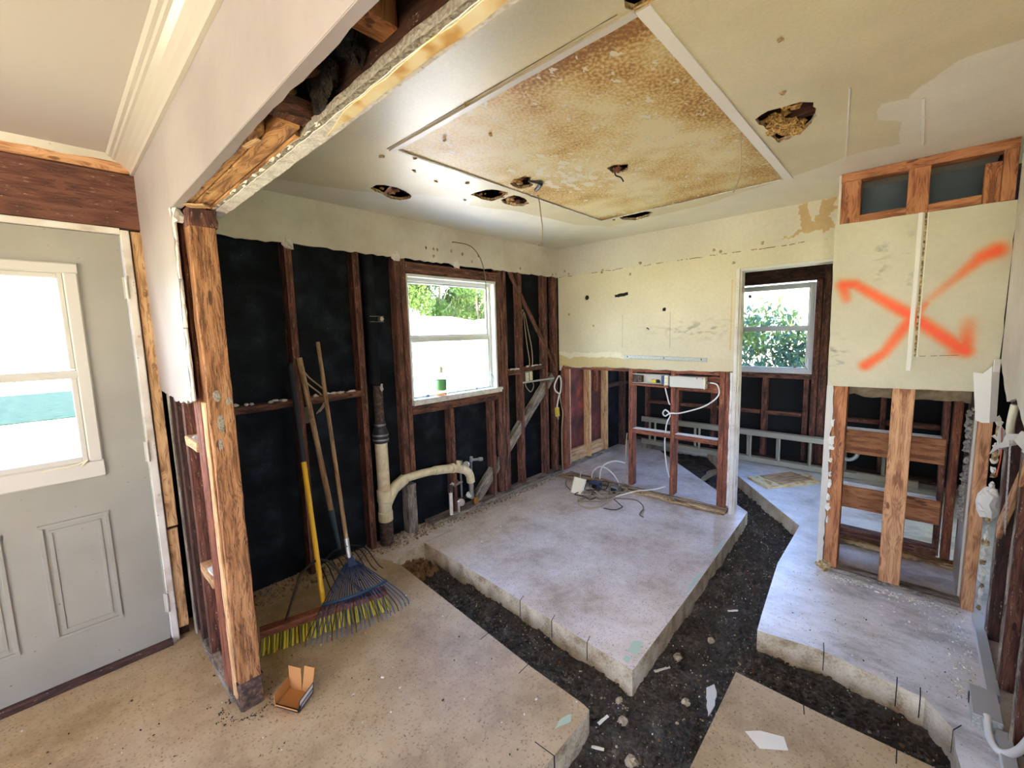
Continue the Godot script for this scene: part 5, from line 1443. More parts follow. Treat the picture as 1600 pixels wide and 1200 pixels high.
func tools() -> void:
	# push broom
	var o := thing("push_broom", "wide push broom with yellow bristles and a yellow and black handle beside the post", "broom", Vector3(0.9, 0.0, -2.23))
	var a := Vector3(0.578, 0.112, -2.318)
	var b := Vector3(1.185, 0.112, -2.158)
	var along := (b - a).normalized()
	var fwd := Vector3(-along.z, 0, along.x)
	part(o, "head_block", MB.new().beam(a, b, 0.062, 0.035, fwd, 0.006, 4), M.rust_wood)
	var n := 44
	for k in n:
		var f := (k + 0.5) / n
		var p := a.lerp(b, f)
		var mb := MB.new()
		for row in 2:
			var q := p + fwd * (0.016 if row == 0 else -0.012) + along * rng.randf_range(-0.003, 0.003) - Vector3.UP * 0.016
			var e := q + Vector3(0, -0.09, 0) + fwd * rng.randf_range(0.004, 0.022) + along * ((f - 0.5) * 0.03 + rng.randf_range(-0.006, 0.006))
			mb.tube([q, q.lerp(e, 0.5), e], 0.0038, 6, 0.0082)
		part(o, "bristle_tuft", mb, M.bristle if k % 3 else M.bristle_dark)
	var tip := Vector3(0.9, 0.168, -2.335)
	var top := Vector3(1.012, 1.42, -2.822)
	var mid := tip.lerp(top, 0.565)
	part(o, "handle", MB.new().tube([tip, mid], 0.0145, 12), M.yellow)
	part(o, "handle_grip", MB.new().tube([mid - (top - tip).normalized() * 0.03, top], 0.0155, 12), M.foam, "black upper part of the handle")
	part(o, "handle_tip", MB.new().tube([Vector3(0.886, 0.125, -2.29), tip], 0.011, 10, 0.0145), M.yellow)
	var grab := tip.lerp(top, 0.13)
	part(o, "brace_rod", MB.new().tube(smooth([Vector3(0.69, 0.125, -2.29), Vector3(0.78, 0.265, -2.345), Vector3(0.82, 0.31, -2.37), grab], 4), 0.007, 8), M.dark_steel)
	part(o, "brace_rod", MB.new().tube(smooth([Vector3(1.08, 0.125, -2.19), Vector3(1.0, 0.25, -2.33), Vector3(0.97, 0.3, -2.38), grab], 4), 0.007, 8), M.dark_steel)
	# leaf rake
	var r := thing("leaf_rake", "blue fan-shaped wire leaf rake with a wooden handle, propped over the push broom", "rake", Vector3(1.0, 0.0, -2.15))
	var hub := Vector3(1.117, 0.235, -2.44)
	var htop := Vector3(1.186, 1.545, -2.808)
	part(r, "handle", MB.new().tube([hub.lerp(htop, 0.05), htop], 0.0125, 12), M.handle)
	part(r, "ferrule", MB.new().tube([hub.lerp(htop, -0.03), hub.lerp(htop, 0.09)], 0.0145, 12), M.chrome)
	part(r, "ferrule_bolt", MB.new().tube([hub.lerp(htop, 0.06), hub.lerp(htop, 0.06) + Vector3(-0.01, 0, 0.018)], 0.004, 6), M.dark_steel)
	var t0 := Vector3(0.712, 0.078, -2.103)
	var t1 := Vector3(1.248, 0.078, -2.003)
	var count := 24
	var bar := []
	var bend := Vector3(-0.25, 0, 1).normalized()
	for k in count:
		var f := float(k) / (count - 1)
		var s := f * 2.0 - 1.0
		var end := t0.lerp(t1, f) + bend * (0.055 * (1.0 - s * s) - 0.02)
		var start := hub + Vector3(s * 0.035, -0.02, absf(s) * 0.008)
		# the fan lies on the broom's head and its hooked ends hang over the bristles
		var m1 := start.lerp(end, 0.62) + Vector3(0, 0.014, 0)
		var m2 := start.lerp(end, 0.93) + Vector3(0, 0.008, 0)
		bar.append(start.lerp(end, 0.6) + Vector3(0, 0.018, 0))
		end.y -= 0.024
		part(r, "tine", MB.new().tube(smooth([start, m1, m2, end], 4), 0.003, 6), M.blue if k % 5 else M.dark_steel)
	part(r, "spreader_bar", MB.new().tube(PackedVector3Array([bar[0], bar[4], bar[8], bar[12], bar[16], bar[20], bar[23]]), 0.0085, 8), M.blue_bar)
	part(r, "fan_plate", MB.new().prism(PackedVector2Array([Vector2(-0.014, 0.0), Vector2(0.014, 0.0), Vector2(0.028, -0.07), Vector2(-0.028, -0.07)]), hub + Vector3(0, 0.02, 0.0), Vector3(0.98, 0, 0.15).normalized(), Vector3(0.05, 0.62, -0.75).normalized(), 0.003), M.blue)
	# bedding fork
	var g := thing("bedding_fork", "many-tined fork with thick grey wooden handle and dark green socket behind the leaf rake", "fork", Vector3(1.2, 0.0, -2.6))
	var neck := Vector3(1.205, 0.15, -2.77)
	var gtop := Vector3(1.072, 1.452, -2.83)
	part(g, "handle", MB.new().tube([neck.lerp(gtop, 0.2), gtop], 0.0175, 12), M.handle)
	part(g, "socket", MB.new().tube([neck, neck.lerp(gtop, 0.22)], 0.012, 12, 0.019), M.teal)
	var left := Vector3(1.045, 0.118, -2.715)
	var right := Vector3(1.345, 0.128, -2.735)
	part(g, "head_bar", MB.new().tube(smooth([left, left.lerp(neck, 0.7) + Vector3(0, 0.02, 0), neck, right.lerp(neck, 0.7) + Vector3(0, 0.02, 0), right], 3), 0.0055, 8), M.dark_steel)
	for k in 9:
		var f := k / 8.0
		var p := left.lerp(right, f) + Vector3(0, 0.012 * sin(f * PI), 0)
		var e := Vector3(lerpf(1.05, 1.4, f), 0.006, -2.55 - 0.015 * sin(f * 9.0))
		part(g, "tine", MB.new().tube(smooth([p, p.lerp(e, 0.3) + Vector3(0, 0.02, 0), p.lerp(e, 0.75) - Vector3(0, 0.01, 0), e], 3), 0.0042, 6, 0.0028), M.dark_steel)


func electrics() -> void:
	# housings under the back wall plasterboard
	var o := thing("light_fixture", "open white electrical housing with its works showing, left of the outlet on the far wall", "fixture", Vector3(3.83, 1.06, -1.83))
	part(o, "housing", MB.new().block(Vector3(3.81, 1.066, -1.975), Vector3(3.875, 1.07, -1.66)).block(Vector3(3.81, 1.148, -1.975), Vector3(3.875, 1.154, -1.67)).block(Vector3(3.872, 1.07, -1.975), Vector3(3.877, 1.148, -1.67)), M.white)
	part(o, "ballast", MB.new().block(Vector3(3.82, 1.072, -1.972), Vector3(3.87, 1.135, -1.89), 0.004), M.iron)
	part(o, "yellow_block", MB.new().block(Vector3(3.84, 1.072, -1.8), Vector3(3.87, 1.105, -1.755), 0.004), M.plug_yellow)
	part(o, "end_plate", MB.new().block(Vector3(3.81, 1.066, -1.69), Vector3(3.872, 1.15, -1.665), 0.003), M.blue_box)
	part(o, "black_knob", MB.new().lump(Vector3(3.835, 1.09, -1.73), Vector3(0.02, 0.016, 0.02), rng, 0.2), M.rubber)
	var p := thing("light_fixture", "closed white sheet-metal housing right of the outlet on the far wall", "fixture", Vector3(3.8, 1.06, -1.44))
	part(p, "housing", MB.new().block(Vector3(3.785, 1.052, -1.6), Vector3(3.84, 1.15, -1.292), 0.004), M.white)
	part(p, "end_cap", MB.new().block(Vector3(3.78, 1.05, -1.302), Vector3(3.845, 1.152, -1.29), 0.003), M.ivory)
	part(p, "bushing", MB.new().tube([Vector3(3.815, 1.105, -1.29), Vector3(3.815, 1.105, -1.262)], 0.012, 8), M.steel)
	for q in v2([-1.58, 1.148, -1.36, 1.14, -1.315, 1.14]):
		part(p, "screw", MB.new().lump(Vector3(3.784, q.y, q.x), Vector3(0.003, 0.006, 0.006), rng, 0.2, 4, 6), M.gunk)
	outlet("cream duplex outlet between two white housings on the far wall", Vector3(3.8, 1.108, -1.636), Vector3.BACK, Vector3.LEFT)
	outlet("cream outlet on the first stud, half hidden behind the fork handle", Vector3(1.122, 1.075, -2.868), Vector3(0.6, 0, -0.8).normalized(), Vector3(0.8, 0, 0.6).normalized())
	outlet("left of the two cream outlets ganged in a box right of the window", Vector3(3.285, 1.125, -2.862), Vector3.RIGHT, Vector3.BACK)
	outlet("right of the two cream outlets ganged in a box right of the window", Vector3(3.345, 1.13, -2.862), Vector3.RIGHT, Vector3.BACK)
	# cables
	wire("white cable looping from the closed housing round the middle stud", M.cable_white, 0.0065, [3.815, 1.105, -1.262, 3.81, 1.09, -1.2, 3.808, 1.0, -1.19, 3.808, 0.9, -1.3, 3.806, 0.82, -1.5, 3.806, 0.805, -1.6, 3.808, 0.775, -1.645, 3.808, 0.8, -1.668, 3.81, 0.832, -1.645, 3.81, 0.79, -1.6, 3.815, 0.72, -1.63, 3.83, 0.62, -1.65, 3.83, 0.47, -1.655, 3.82, 0.3, -1.63, 3.812, 0.2, -1.6])
	wire("short white cable hanging from the outlet on the far wall", M.cable_white, 0.0065, [3.81, 1.07, -1.658, 3.808, 0.98, -1.635, 3.808, 0.9, -1.612, 3.81, 0.885, -1.6])
	wire("grey cable down the left stud of the far wall into the cable pile", M.cable, 0.006, [3.81, 0.56, -2.03, 3.808, 0.42, -2.04, 3.808, 0.2, -2.045, 3.8, 0.06, -2.05, 3.74, 0.02, -2.07])
	wire("thin brown wire hanging from the plaster strip over the window", M.cable_brown, 0.004, [2.36, 2.325, -2.84, 2.38, 2.325, -2.82, 2.526, 2.309, -2.8, 2.632, 2.219, -2.8, 2.69, 2.09, -2.81, 2.701, 2.06, -2.815, 2.7, 1.86, -2.82])
	wire("pale wire dangling from the ragged ceiling hole by the stained rectangle", M.cable, 0.004, [2.235, 2.46, -1.83, 2.24, 2.4, -1.815, 2.245, 2.33, -1.81, 2.285, 2.25, -1.83, 2.28, 2.18, -1.83, 2.25, 2.135, -1.82, 2.22, 2.125, -1.81])
	wire("pale wire hanging at the right edge of the stained rectangle", M.cable, 0.0035, [2.237, 2.438, -0.634, 2.238, 2.4, -0.634, 2.262, 2.33, -0.64, 2.262, 2.25, -0.645, 2.24, 2.19, -0.66])
	wire("two grey cables sagging behind the wooden handles", M.cable, 0.005, [1.1, 1.4, -2.9, 1.15, 1.32, -2.91, 1.25, 1.22, -2.92, 1.27, 1.15, -2.92, 1.2, 1.08, -2.9])
	wire("lower grey cable beside its twin behind the wooden handles", M.cable, 0.005, [1.1, 1.37, -2.9, 1.14, 1.28, -2.91, 1.23, 1.19, -2.92, 1.24, 1.13, -2.92, 1.18, 1.07, -2.9])
	wire("grey cable running down behind the diagonal brace, left strand", M.cable, 0.005, [3.24, 1.72, -2.9, 3.3, 1.8, -2.91, 3.33, 1.65, -2.92, 3.36, 1.45, -2.92, 3.38, 1.3, -2.91, 3.37, 1.23, -2.9])
	wire("grey cable running down behind the diagonal brace, right strand", M.cable, 0.005, [3.245, 1.6, -2.9, 3.31, 1.78, -2.91, 3.38, 1.6, -2.92, 3.43, 1.42, -2.92, 3.43, 1.28, -2.91, 3.41, 1.23, -2.9])
	wire("grey loop of wire under the ganged outlets", M.cable, 0.004, [3.27, 1.08, -2.87, 3.26, 1.03, -2.86, 3.32, 0.97, -2.85, 3.38, 1.02, -2.86, 3.37, 1.08, -2.87])
	var cd := single("conduit", "thin galvanized conduit below the outlets right of the window", "pipe", MB.new().tube([Vector3(3.2, 1.075, -2.845), Vector3(3.7, 1.075, -2.845)], 0.009, 8), M.galv, Vector3(3.45, 1.075, -2.845))
	wire("looped pale cable hanging in the far corner", M.cable_white, 0.008, [3.765, 0.898, -2.82, 3.69, 0.94, -2.815, 3.675, 1.0, -2.815, 3.73, 1.075, -2.815, 3.776, 1.09, -2.82, 3.8, 1.03, -2.82, 3.79, 0.93, -2.82, 3.76, 0.88, -2.82, 3.73, 0.8, -2.82, 3.715, 0.735, -2.82])
	wire("grey cable dropping from the corner loop to the floor", M.cable, 0.006, [3.765, 0.89, -2.815, 3.79, 0.77, -2.815, 3.81, 0.67, -2.81, 3.79, 0.5, -2.81, 3.785, 0.32, -2.81, 3.785, 0.03, -2.8])
	var pl := thing("plug", "yellow plug hanging on the looped cable in the far corner", "plug", Vector3(3.71, 0.7, -2.82))
	part(pl, "body", MB.new().beam(Vector3(3.718, 0.75, -2.82), Vector3(3.728, 0.655, -2.82), 0.05, 0.035, Vector3.RIGHT, 0.008), M.plug_yellow)
	part(pl, "wire_nut", MB.new().tube([Vector3(3.73, 0.655, -2.82), Vector3(3.738, 0.615, -2.82)], 0.014, 8, 0.008), M.steel)
	# the pile of cables on the island slab
	var g := "cables tangled on the island slab"
	wire("thick pale cable, the widest coil in front of the white box", M.cable, 0.0075, [3.45, 0.04, -2.24, 3.34, 0.04, -2.16, 3.2, 0.02, -2.2, 3.13, 0.012, -2.13, 3.13, 0.012, -2.03, 3.235, 0.012, -1.978, 3.373, 0.014, -1.994, 3.44, 0.02, -2.035, 3.38, 0.03, -2.04, 3.4, 0.05, -2.12, 3.48, 0.05, -2.24], g)
	wire("pale cable crossing up from the coil over the bottom plate", M.cable, 0.007, [3.242, 0.03, -2.239, 3.199, 0.02, -2.154, 3.36, 0.03, -2.19, 3.6, 0.07, -2.3, 3.77, 0.08, -2.36, 3.79, 0.05, -2.42], g)
	wire("pale cable trailing right across the coil", M.cable, 0.007, [3.759, 0.07, -2.051, 3.505, 0.03, -1.972, 3.377, 0.02, -1.989, 3.267, 0.012, -2.152, 3.18, 0.012, -2.19], g)
	wire("thin dark wire with a hooked end, nearest on the slab", M.cable_brown, 0.005, [3.389, 0.02, -2.057, 3.498, 0.012, -1.923, 3.549, 0.012, -1.805, 3.493, 0.012, -1.713, 3.412, 0.01, -1.66, 3.29, 0.01, -1.633, 3.254, 0.01, -1.582], g)
	wire("short dark wire curled in front of the coil", M.cable_black, 0.0045, [3.43, 0.02, -1.96, 3.36, 0.01, -1.85, 3.333, 0.01, -1.82, 3.24, 0.01, -1.841, 3.209, 0.01, -1.933], g)
	wire("black wire lying behind the white box", M.cable_black, 0.0045, [3.55, 0.03, -2.587, 3.47, 0.012, -2.53, 3.4, 0.012, -2.44, 3.32, 0.02, -2.33], g)
	wire("tall white cable arching up behind the blue box", M.cable_white, 0.0075, [3.72, 0.041, -2.382, 3.72, 0.121, -2.368, 3.72, 0.19, -2.291, 3.72, 0.19, -2.215, 3.72, 0.147, -2.134, 3.72, 0.09, -2.086, 3.71, 0.05, -2.054], g)
	wire("tallest white cable arching to the left stud of the far wall", M.cable_white, 0.0075, [3.74, 0.045, -2.299, 3.74, 0.139, -2.291, 3.74, 0.208, -2.252, 3.74, 0.256, -2.178, 3.74, 0.279, -2.105, 3.78, 0.264, -2.035], g)
	wire("white cable running right along the bottom plate", M.cable_white, 0.006, [3.465, 0.03, -1.964, 3.66, 0.05, -1.86, 3.74, 0.05, -1.8, 3.8, 0.06, -1.73, 3.82, 0.1, -1.64], g)
	wire("short pale wire end standing up behind the white box", M.cable_white, 0.005, [3.6, 0.03, -2.42, 3.62, 0.075, -2.457, 3.62, 0.119, -2.448], g)
	wire("pale wire bunch between the white and the blue box", M.cable, 0.006, [3.4, 0.03, -2.3, 3.46, 0.07, -2.32, 3.56, 0.08, -2.36, 3.66, 0.05, -2.4], g)
	wire("brown wire arching over the junction box by the stud", M.cable_brown, 0.005, [3.5, 0.03, -2.05, 3.6, 0.09, -2.08, 3.68, 0.08, -2.02, 3.7, 0.04, -1.96], g)
	for k in 7:
		var c := Vector3(3.32 + rng.randf_range(0, 0.3), 0.02, -2.12 + rng.randf_range(-0.1, 0.1))
		var pts := []
		var ph := rng.randf() * TAU
		for q in 9:
			pts.append_array([c.x + cos(ph + q * 0.62) * (0.12 + 0.05 * sin(q * 1.3 + k)), 0.012 + 0.006 * k + 0.02 * absf(sin(q * 0.9 + k)), c.z + sin(ph + q * 0.62) * 0.11])
		wire(["grey strand low in the cable tangle", "brown strand of the cable tangle", "black strand of the cable tangle", "pale strand on top of the cable tangle", "second brown strand of the cable tangle", "loose pale strand at the edge of the cable tangle", "second black strand of the cable tangle"][k], [M.cable, M.cable_brown, M.cable_black, M.cable, M.cable_brown, M.cable, M.cable_black][k], 0.0055, pts, g)
	var wb := thing("junction_box", "ivory plastic box among the cables on the island slab", "box", Vector3(3.36, 0.0, -2.29))
	part(wb, "case", MB.new().beam(Vector3(3.345, 0.012, -2.32), Vector3(3.395, 0.155, -2.31), 0.05, 0.11, Vector3(0.8, 0, -0.6), 0.006), M.ivory)
	part(wb, "lid", MB.new().beam(Vector3(3.36, 0.02, -2.262), Vector3(3.408, 0.15, -2.252), 0.052, 0.012, Vector3(0.8, 0, -0.6), 0.003), M.cable_white, "white lid")
	var bb := thing("junction_box", "blue plastic box in the cable pile beside the ivory one", "box", Vector3(3.56, 0.0, -2.24))
	part(bb, "case", MB.new().block(Vector3(3.53, 0.005, -2.29), Vector3(3.6, 0.085, -2.19), 0.005), M.blue_box)
	part(bb, "opening", MB.new().block(Vector3(3.526, 0.02, -2.275), Vector3(3.532, 0.07, -2.205), 0.002), M.cable_black)
	var gb := thing("junction_box", "grey metal box in the cable pile next to the left stud", "box", Vector3(3.6, 0.0, -2.04))
	part(gb, "case", MB.new().block(Vector3(3.57, 0.004, -2.08), Vector3(3.64, 0.075, -2.0), 0.004), M.steel)
	part(gb, "opening", MB.new().block(Vector3(3.566, 0.015, -2.07), Vector3(3.572, 0.06, -2.01), 0.002), M.cable_black)
	# fixture box in the stained rectangle
	var f := thing("ceiling_box", "rusty ceiling box with a stray wire in the middle of the stained rectangle", "fixture", Vector3(2.21, 2.45, -1.24))
	part(f, "bracket", MB.new().block(Vector3(2.17, 2.443, -1.27), Vector3(2.26, 2.456, -1.23), 0.003), M.dark_steel)
	part(f, "nub", MB.new().lump(Vector3(2.2, 2.438, -1.24), Vector3(0.022, 0.015, 0.02), rng, 0.3), M.rust_wood)
	part(f, "stray_wire", MB.new().tube(smooth([Vector3(2.2, 2.44, -1.25), Vector3(2.22, 2.415, -1.26), Vector3(2.26, 2.41, -1.25), Vector3(2.29, 2.395, -1.25)], 4), 0.004, 6), M.cable_black)
	var mt := thing("mounting_rail", "long galvanized mounting rail screwed to the cream board above the open studs", "rail", Vector3(3.795, 1.3, -1.67))
	part(mt, "rail", MB.new().beam(Vector3(3.794, 1.318, -2.06), Vector3(3.794, 1.302, -1.285), 0.008, 0.03, Vector3.RIGHT, 0.002, 8, 0.001, rng), M.galv)
	part(mt, "flange", MB.new().beam(Vector3(3.785, 1.303, -2.06), Vector3(3.785, 1.287, -1.285), 0.02, 0.004, Vector3.RIGHT, 0.001), M.galv)
	for z in [-2.02, -1.66, -1.33]:
		part(mt, "screw", MB.new().lump(Vector3(3.789, 1.318 - (z + 2.06) * 0.02, z), Vector3(0.003, 0.006, 0.006), rng, 0.2, 4, 6), M.dark_steel)
	# metal box and looped pipe by the right wall
	var eb := thing("floor_box", "battered metal conduit box with a round knockout by the right wall", "box", Vector3(2.43, 0.0, 0.28))
	part(eb, "box_plate", MB.new().beam(Vector3(2.31, 0.05, 0.29), Vector3(2.5, 0.052, 0.29), 0.08, 0.006, Vector3.BACK, 0.002), M.alu)
	part(eb, "box_side", MB.new().block(Vector3(2.31, 0.0, 0.25), Vector3(2.43, 0.048, 0.256)).block(Vector3(2.47, 0.0, 0.25), Vector3(2.5, 0.048, 0.256)), M.galv)
	part(eb, "knockout", MB.new().tube([Vector3(2.45, 0.024, 0.249), Vector3(2.45, 0.024, 0.255)], 0.024, 12), M.kerf)
	part(eb, "box_end", MB.new().block(Vector3(2.306, 0.0, 0.25), Vector3(2.312, 0.05, 0.33)), M.galv)
	wire("thick white flexible tube curving up from the metal box by the right wall", M.cable_white, 0.013, [2.33, 0.05, 0.29, 2.28, 0.035, 0.29, 2.22, 0.025, 0.295, 2.18, 0.03, 0.32, 2.2, 0.06, 0.36, 2.27, 0.12, 0.4, 2.32, 0.2, 0.42])


func outlet(label: String, c: Vector3, ex: Vector3, out: Vector3) -> void:
	var o := thing("outlet", label, "outlet", c)
	part(o, "box", MB.new().beam(c - Vector3.UP * 0.05 - out * 0.025, c + Vector3.UP * 0.05 - out * 0.025, 0.05, 0.045, ex, 0.003), M.steel)
	var d := part(o, "receptacle", MB.new().beam(c - Vector3.UP * 0.042 + out * 0.002, c + Vector3.UP * 0.042 + out * 0.002, 0.034, 0.016, ex, 0.005), M.ivory)
	for s in [-1, 1]:
		for k in [-1, 1]:
			part(d, "slot", MB.new().beam(c + Vector3.UP * (s * 0.02 - 0.005) + out * 0.0095 + ex * k * 0.006, c + Vector3.UP * (s * 0.02 + 0.005) + out * 0.0095 + ex * k * 0.006, 0.002, 0.002, ex, 0.0003), M.kerf)


func wire(label: String, mat: Material, r: float, f: Array, group := "") -> void:
	var p := v3(f)
	single("cable", label, "cable", MB.new().tube(smooth(p, 5), r, 7), mat, p[0], group)


func oddments() -> void:
	# spray bottle refill on the window sill
	var o := thing("bottle", "clear bottle with a green label and orange cleaner on the window sill", "bottle", Vector3(2.2, 1.068, -2.868))
	var c := Vector3(2.2, 1.0685, -2.868)
	part(o, "body", MB.new().lathe(c, Vector3.UP, PackedVector2Array([Vector2(0, 0), Vector2(0.042, 0.0), Vector2(0.046, 0.006), Vector2(0.046, 0.15), Vector2(0.04, 0.165), Vector2(0.02, 0.185), Vector2(0.016, 0.2)]), 24), M.bottle)
	part(o, "cleaner", MB.new().lathe(c, Vector3.UP, PackedVector2Array([Vector2(0, 0.003), Vector2(0.043, 0.003), Vector2(0.0435, 0.045), Vector2(0, 0.045)]), 24), M.cleaner, "orange cleaning liquid")
	part(o, "label_wrap", MB.new().lathe(c, Vector3.UP, PackedVector2Array([Vector2(0.0465, 0.048), Vector2(0.0465, 0.135)]), 24), M.bottle_label, "green label")
	part(o, "neck", MB.new().lathe(c, Vector3.UP, PackedVector2Array([Vector2(0.019, 0.19), Vector2(0.019, 0.236), Vector2(0.012, 0.244), Vector2(0, 0.244)]), 16), M.ivory)
	# torn-open cardboard box by the post
	var b := thing("cardboard_box", "small torn-open brown cardboard box with a black and white printed side, beside the post", "box", Vector3(0.58, 0.0, -1.91))
	var p0 := Vector3(0.563, 0.003, -1.81)   # near corner
	var ax := Vector3(0.08, 0, -0.058)       # along the printed side
	var bx := Vector3(-0.055, 0, -0.111)        # along the open side
	var wall := func(nm: String, a: Vector3, d: Vector3, h: Vector3, mat: Material, label := "") -> Node3D:
		var nn := d.cross(h).normalized() * 0.0015
		var mb := MB.new()
		mb.quad(a + nn, a + d + nn, a + d + h + nn, a + h + nn, Vector2(0, 1), Vector2(1, 1), Vector2(1, 0), Vector2(0, 0))
		mb.quad(a - nn, a + h - nn, a + d + h - nn, a + d - nn, Vector2(0, 1), Vector2(0, 0), Vector2(1, 0), Vector2(1, 1))
		mb.quad(a + h + nn, a + d + h + nn, a + d + h - nn, a + h - nn)
		mb.quad(a - nn, a + nn, a + h + nn, a + h - nn)
		mb.quad(a + d + nn, a + d - nn, a + d + h - nn, a + d + h + nn)
		return part(b, nm, mb, mat, label)
	var im := Image.create_empty(96, 64, false, Image.FORMAT_RGB8)
	im.fill(C(24, 22, 30))
	im.fill_rect(Rect2i(2, 2, 88, 24), C(226, 226, 222))
	im.fill_rect(Rect2i(8, 36, 82, 17), C(214, 206, 216))
	for k in 26:
		im.fill_rect(Rect2i(12 + k * 3, 40 + (k * 7) % 3, 2, 9 - (k * 5) % 4), C(116, 104, 124))
	im.fill_rect(Rect2i(8, 38, 7, 12), C(40, 34, 46))
	M.print = textured(ImageTexture.create_from_image(im), 0.6)
	wall.call("bottom_flap", p0, bx, ax, M.card)
	wall.call("printed_side", p0, ax * 1.05, Vector3(0.005, 0.052, 0.004), M.print, "black side with white printed bands")
	wall.call("front_flap", p0 + Vector3(-0.004, 0.01, 0.0), bx * 0.9, Vector3(-0.012, 0.03, 0.028), M.card)
	wall.call("front_side", p0, bx * 0.95, Vector3(0, 0.016, 0), M.cable_black)
	wall.call("back_side", p0 + bx, ax, Vector3(0.0, 0.055, -0.005), M.card)
	wall.call("back_flap", p0 + bx * 0.45 + ax * 1.02, bx * 0.55, Vector3(0.004, 0.105, -0.006), M.card)
	wall.call("side_flap", p0 + ax * 1.02 + bx * 0.02, bx * 0.43, Vector3(0.018, 0.115, 0.004), M.card)
	# papers and strips
	single("paper_scrap", "torn cream paper lying on the slab corner at the bottom right", "paper", MB.new().prism(torn(v2([1.7, -0.396, 1.742, -0.352, 1.772, -0.279, 1.721, -0.255, 1.66, -0.335]), 0.03, 0.003), Vector3(0, 0.0015, 0), Vector3.RIGHT, Vector3.BACK, 0.0015), M.paper, Vector3(1.71, 0.0, -0.33))
	var st := MB.new().prism(torn(v2([0.0, 0.0, 0.06, -0.012, 0.16, -0.02, 0.17, 0.02, 0.12, 0.035, 0.05, 0.03]), 0.02, 0.004), Vector3(1.74, -0.06, -0.545), Vector3(0.9, 0.1, -0.25), Vector3(0.2, 0.55, 0.75), 0.003)
	single("paper_scrap", "white strip of torn card leaning on the bottom-right slab in the trench", "paper", st, M.white, Vector3(1.8, -0.09, -0.55))
	for r: Array in [[1.93, -0.83, 0.085, 0.6, "pale wood sliver in the trench by the island slab corner"], [1.99, -0.9, 0.05, -0.5, "short white plastic strip in the trench by the island slab corner"], [1.47, -0.89, 0.06, 0.2, "white chip of tile lying at the tan slab's corner"], [1.345, -0.84, 0.05, 1.2, "pale sliver in the trench left of the tan slab's corner"], [3.05, -0.72, 0.22, -0.5, "thin brown stick lying across the trench beside the grey slab"], [2.62, -0.7, 0.06, 0.9, "white curl of paint in the trench beside the grey slab"]]:
		var d: Vector3 = Vector3(cos(r[3]), 0.06, sin(r[3])) * r[2] * 0.5
		var at := Vector3(r[0], soil_height(r[0], r[1]) + 0.012, r[1])
		single("wood_sliver", r[4], "scrap", MB.new().beam(at - d, at + d, 0.016 if r[2] < 0.2 else 0.009, 0.006, Vector3.UP.cross(d), 0.001, 3, 0.003, rng), M.rust_wood if r[2] > 0.2 else M.paper, at)
	# stones in the crossing of the trenches
	for r: Array in [[1.72, -0.95, 0.03, "tan stone at the foot of the island slab's near corner"], [1.86, -0.91, 0.024, "small tan stone right of the island slab's near corner"], [2.05, -0.8, 0.026, "round tan stone in the middle of the trench crossing"], [1.8, -0.66, 0.022, "tan stone between the two near slabs"], [1.53, -0.83, 0.024, "pale angular stone beside the tan slab's corner"], [1.62, -0.9, 0.02, "small brown stone under the island slab edge"], [2.3, -0.72, 0.02, "tan pebble near the grey slab's corner"], [1.4, -0.72, 0.028, "largest pale stone near the bottom of the picture"]]:
		var at := Vector3(r[0], soil_height(r[0], r[1]) + r[2] * 0.4, r[1])
		single("stone", r[3], "stone", MB.new().lump(at, Vector3(r[2], r[2] * 0.7, r[2] * 0.85), rng, 0.25, 6, 8), M.stone, at, "stones in the trench crossing")
	# back room: ladder on edge, boards on its slab
	var l := thing("ladder", "grey extension ladder lying on its edge along the far wall of the back room", "ladder", Vector3(5.5, 0.0, -1.3))
	for y in [0.0, 0.31]:
		part(l, "side_rail", MB.new().beam(Vector3(5.53, y + 0.035, -2.72), Vector3(5.5, y + 0.035, 0.1), 0.035, 0.07, Vector3.RIGHT, 0.004), M.ladder)
		part(l, "side_rail", MB.new().beam(Vector3(5.485, y + 0.04, -2.6), Vector3(5.455, y + 0.04, -0.36), 0.03, 0.06, Vector3.RIGHT, 0.004), M.ladder)
	for k in 9:
		part(l, "rung", MB.new().tube([Vector3(5.52, 0.06, -2.6 + k * 0.305), Vector3(5.52, 0.33, -2.6 + k * 0.305)], 0.016, 10), M.ladder)
		if k < 8:
			part(l, "rung", MB.new().tube([Vector3(5.47, 0.06, -2.5 + k * 0.29), Vector3(5.47, 0.33, -2.5 + k * 0.29)], 0.014, 10), M.ladder)
	part(l, "end_bracket", MB.new().tube(smooth([Vector3(5.44, 0.31, -0.5), Vector3(5.44, 0.24, -0.49), Vector3(5.44, 0.2, -0.43), Vector3(5.44, 0.24, -0.37), Vector3(5.44, 0.31, -0.36)], 4), 0.02, 8), M.galv)
	single("board", "bordered cream board lying flat on the back room slab", "board", MB.new().prism(PackedVector2Array(v2([4.84, -1.2, 4.62, -0.97, 5.1, -0.61, 5.34, -0.74])), Vector3(0, 0.001, 0), Vector3.RIGHT, Vector3.BACK, 0.016), M.paper_stain, Vector3(4.97, 0.0, -0.88))
	single("board", "smaller dark-edged sheet lying on the cream board in the back room", "board", MB.new().beam(Vector3(4.86, 0.022, -1.0), Vector3(5.2, 0.022, -0.78), 0.26, 0.006, Vector3(0.3, 0, -0.5), 0.001), M.ply, Vector3(5.0, 0.02, -0.9))
	single("board", "broken tan board piece lying in the back room trench", "board", MB.new().prism(torn(v2([4.7, -1.66, 5.12, -1.69, 5.26, -1.63, 5.06, -1.57]), 0.05, 0.01), Vector3(0, -0.36, 0), Vector3(1, 0.05, 0), Vector3(0, 0.0, 1), 0.012), M.paper_tan, Vector3(5.0, -0.11, -1.64))
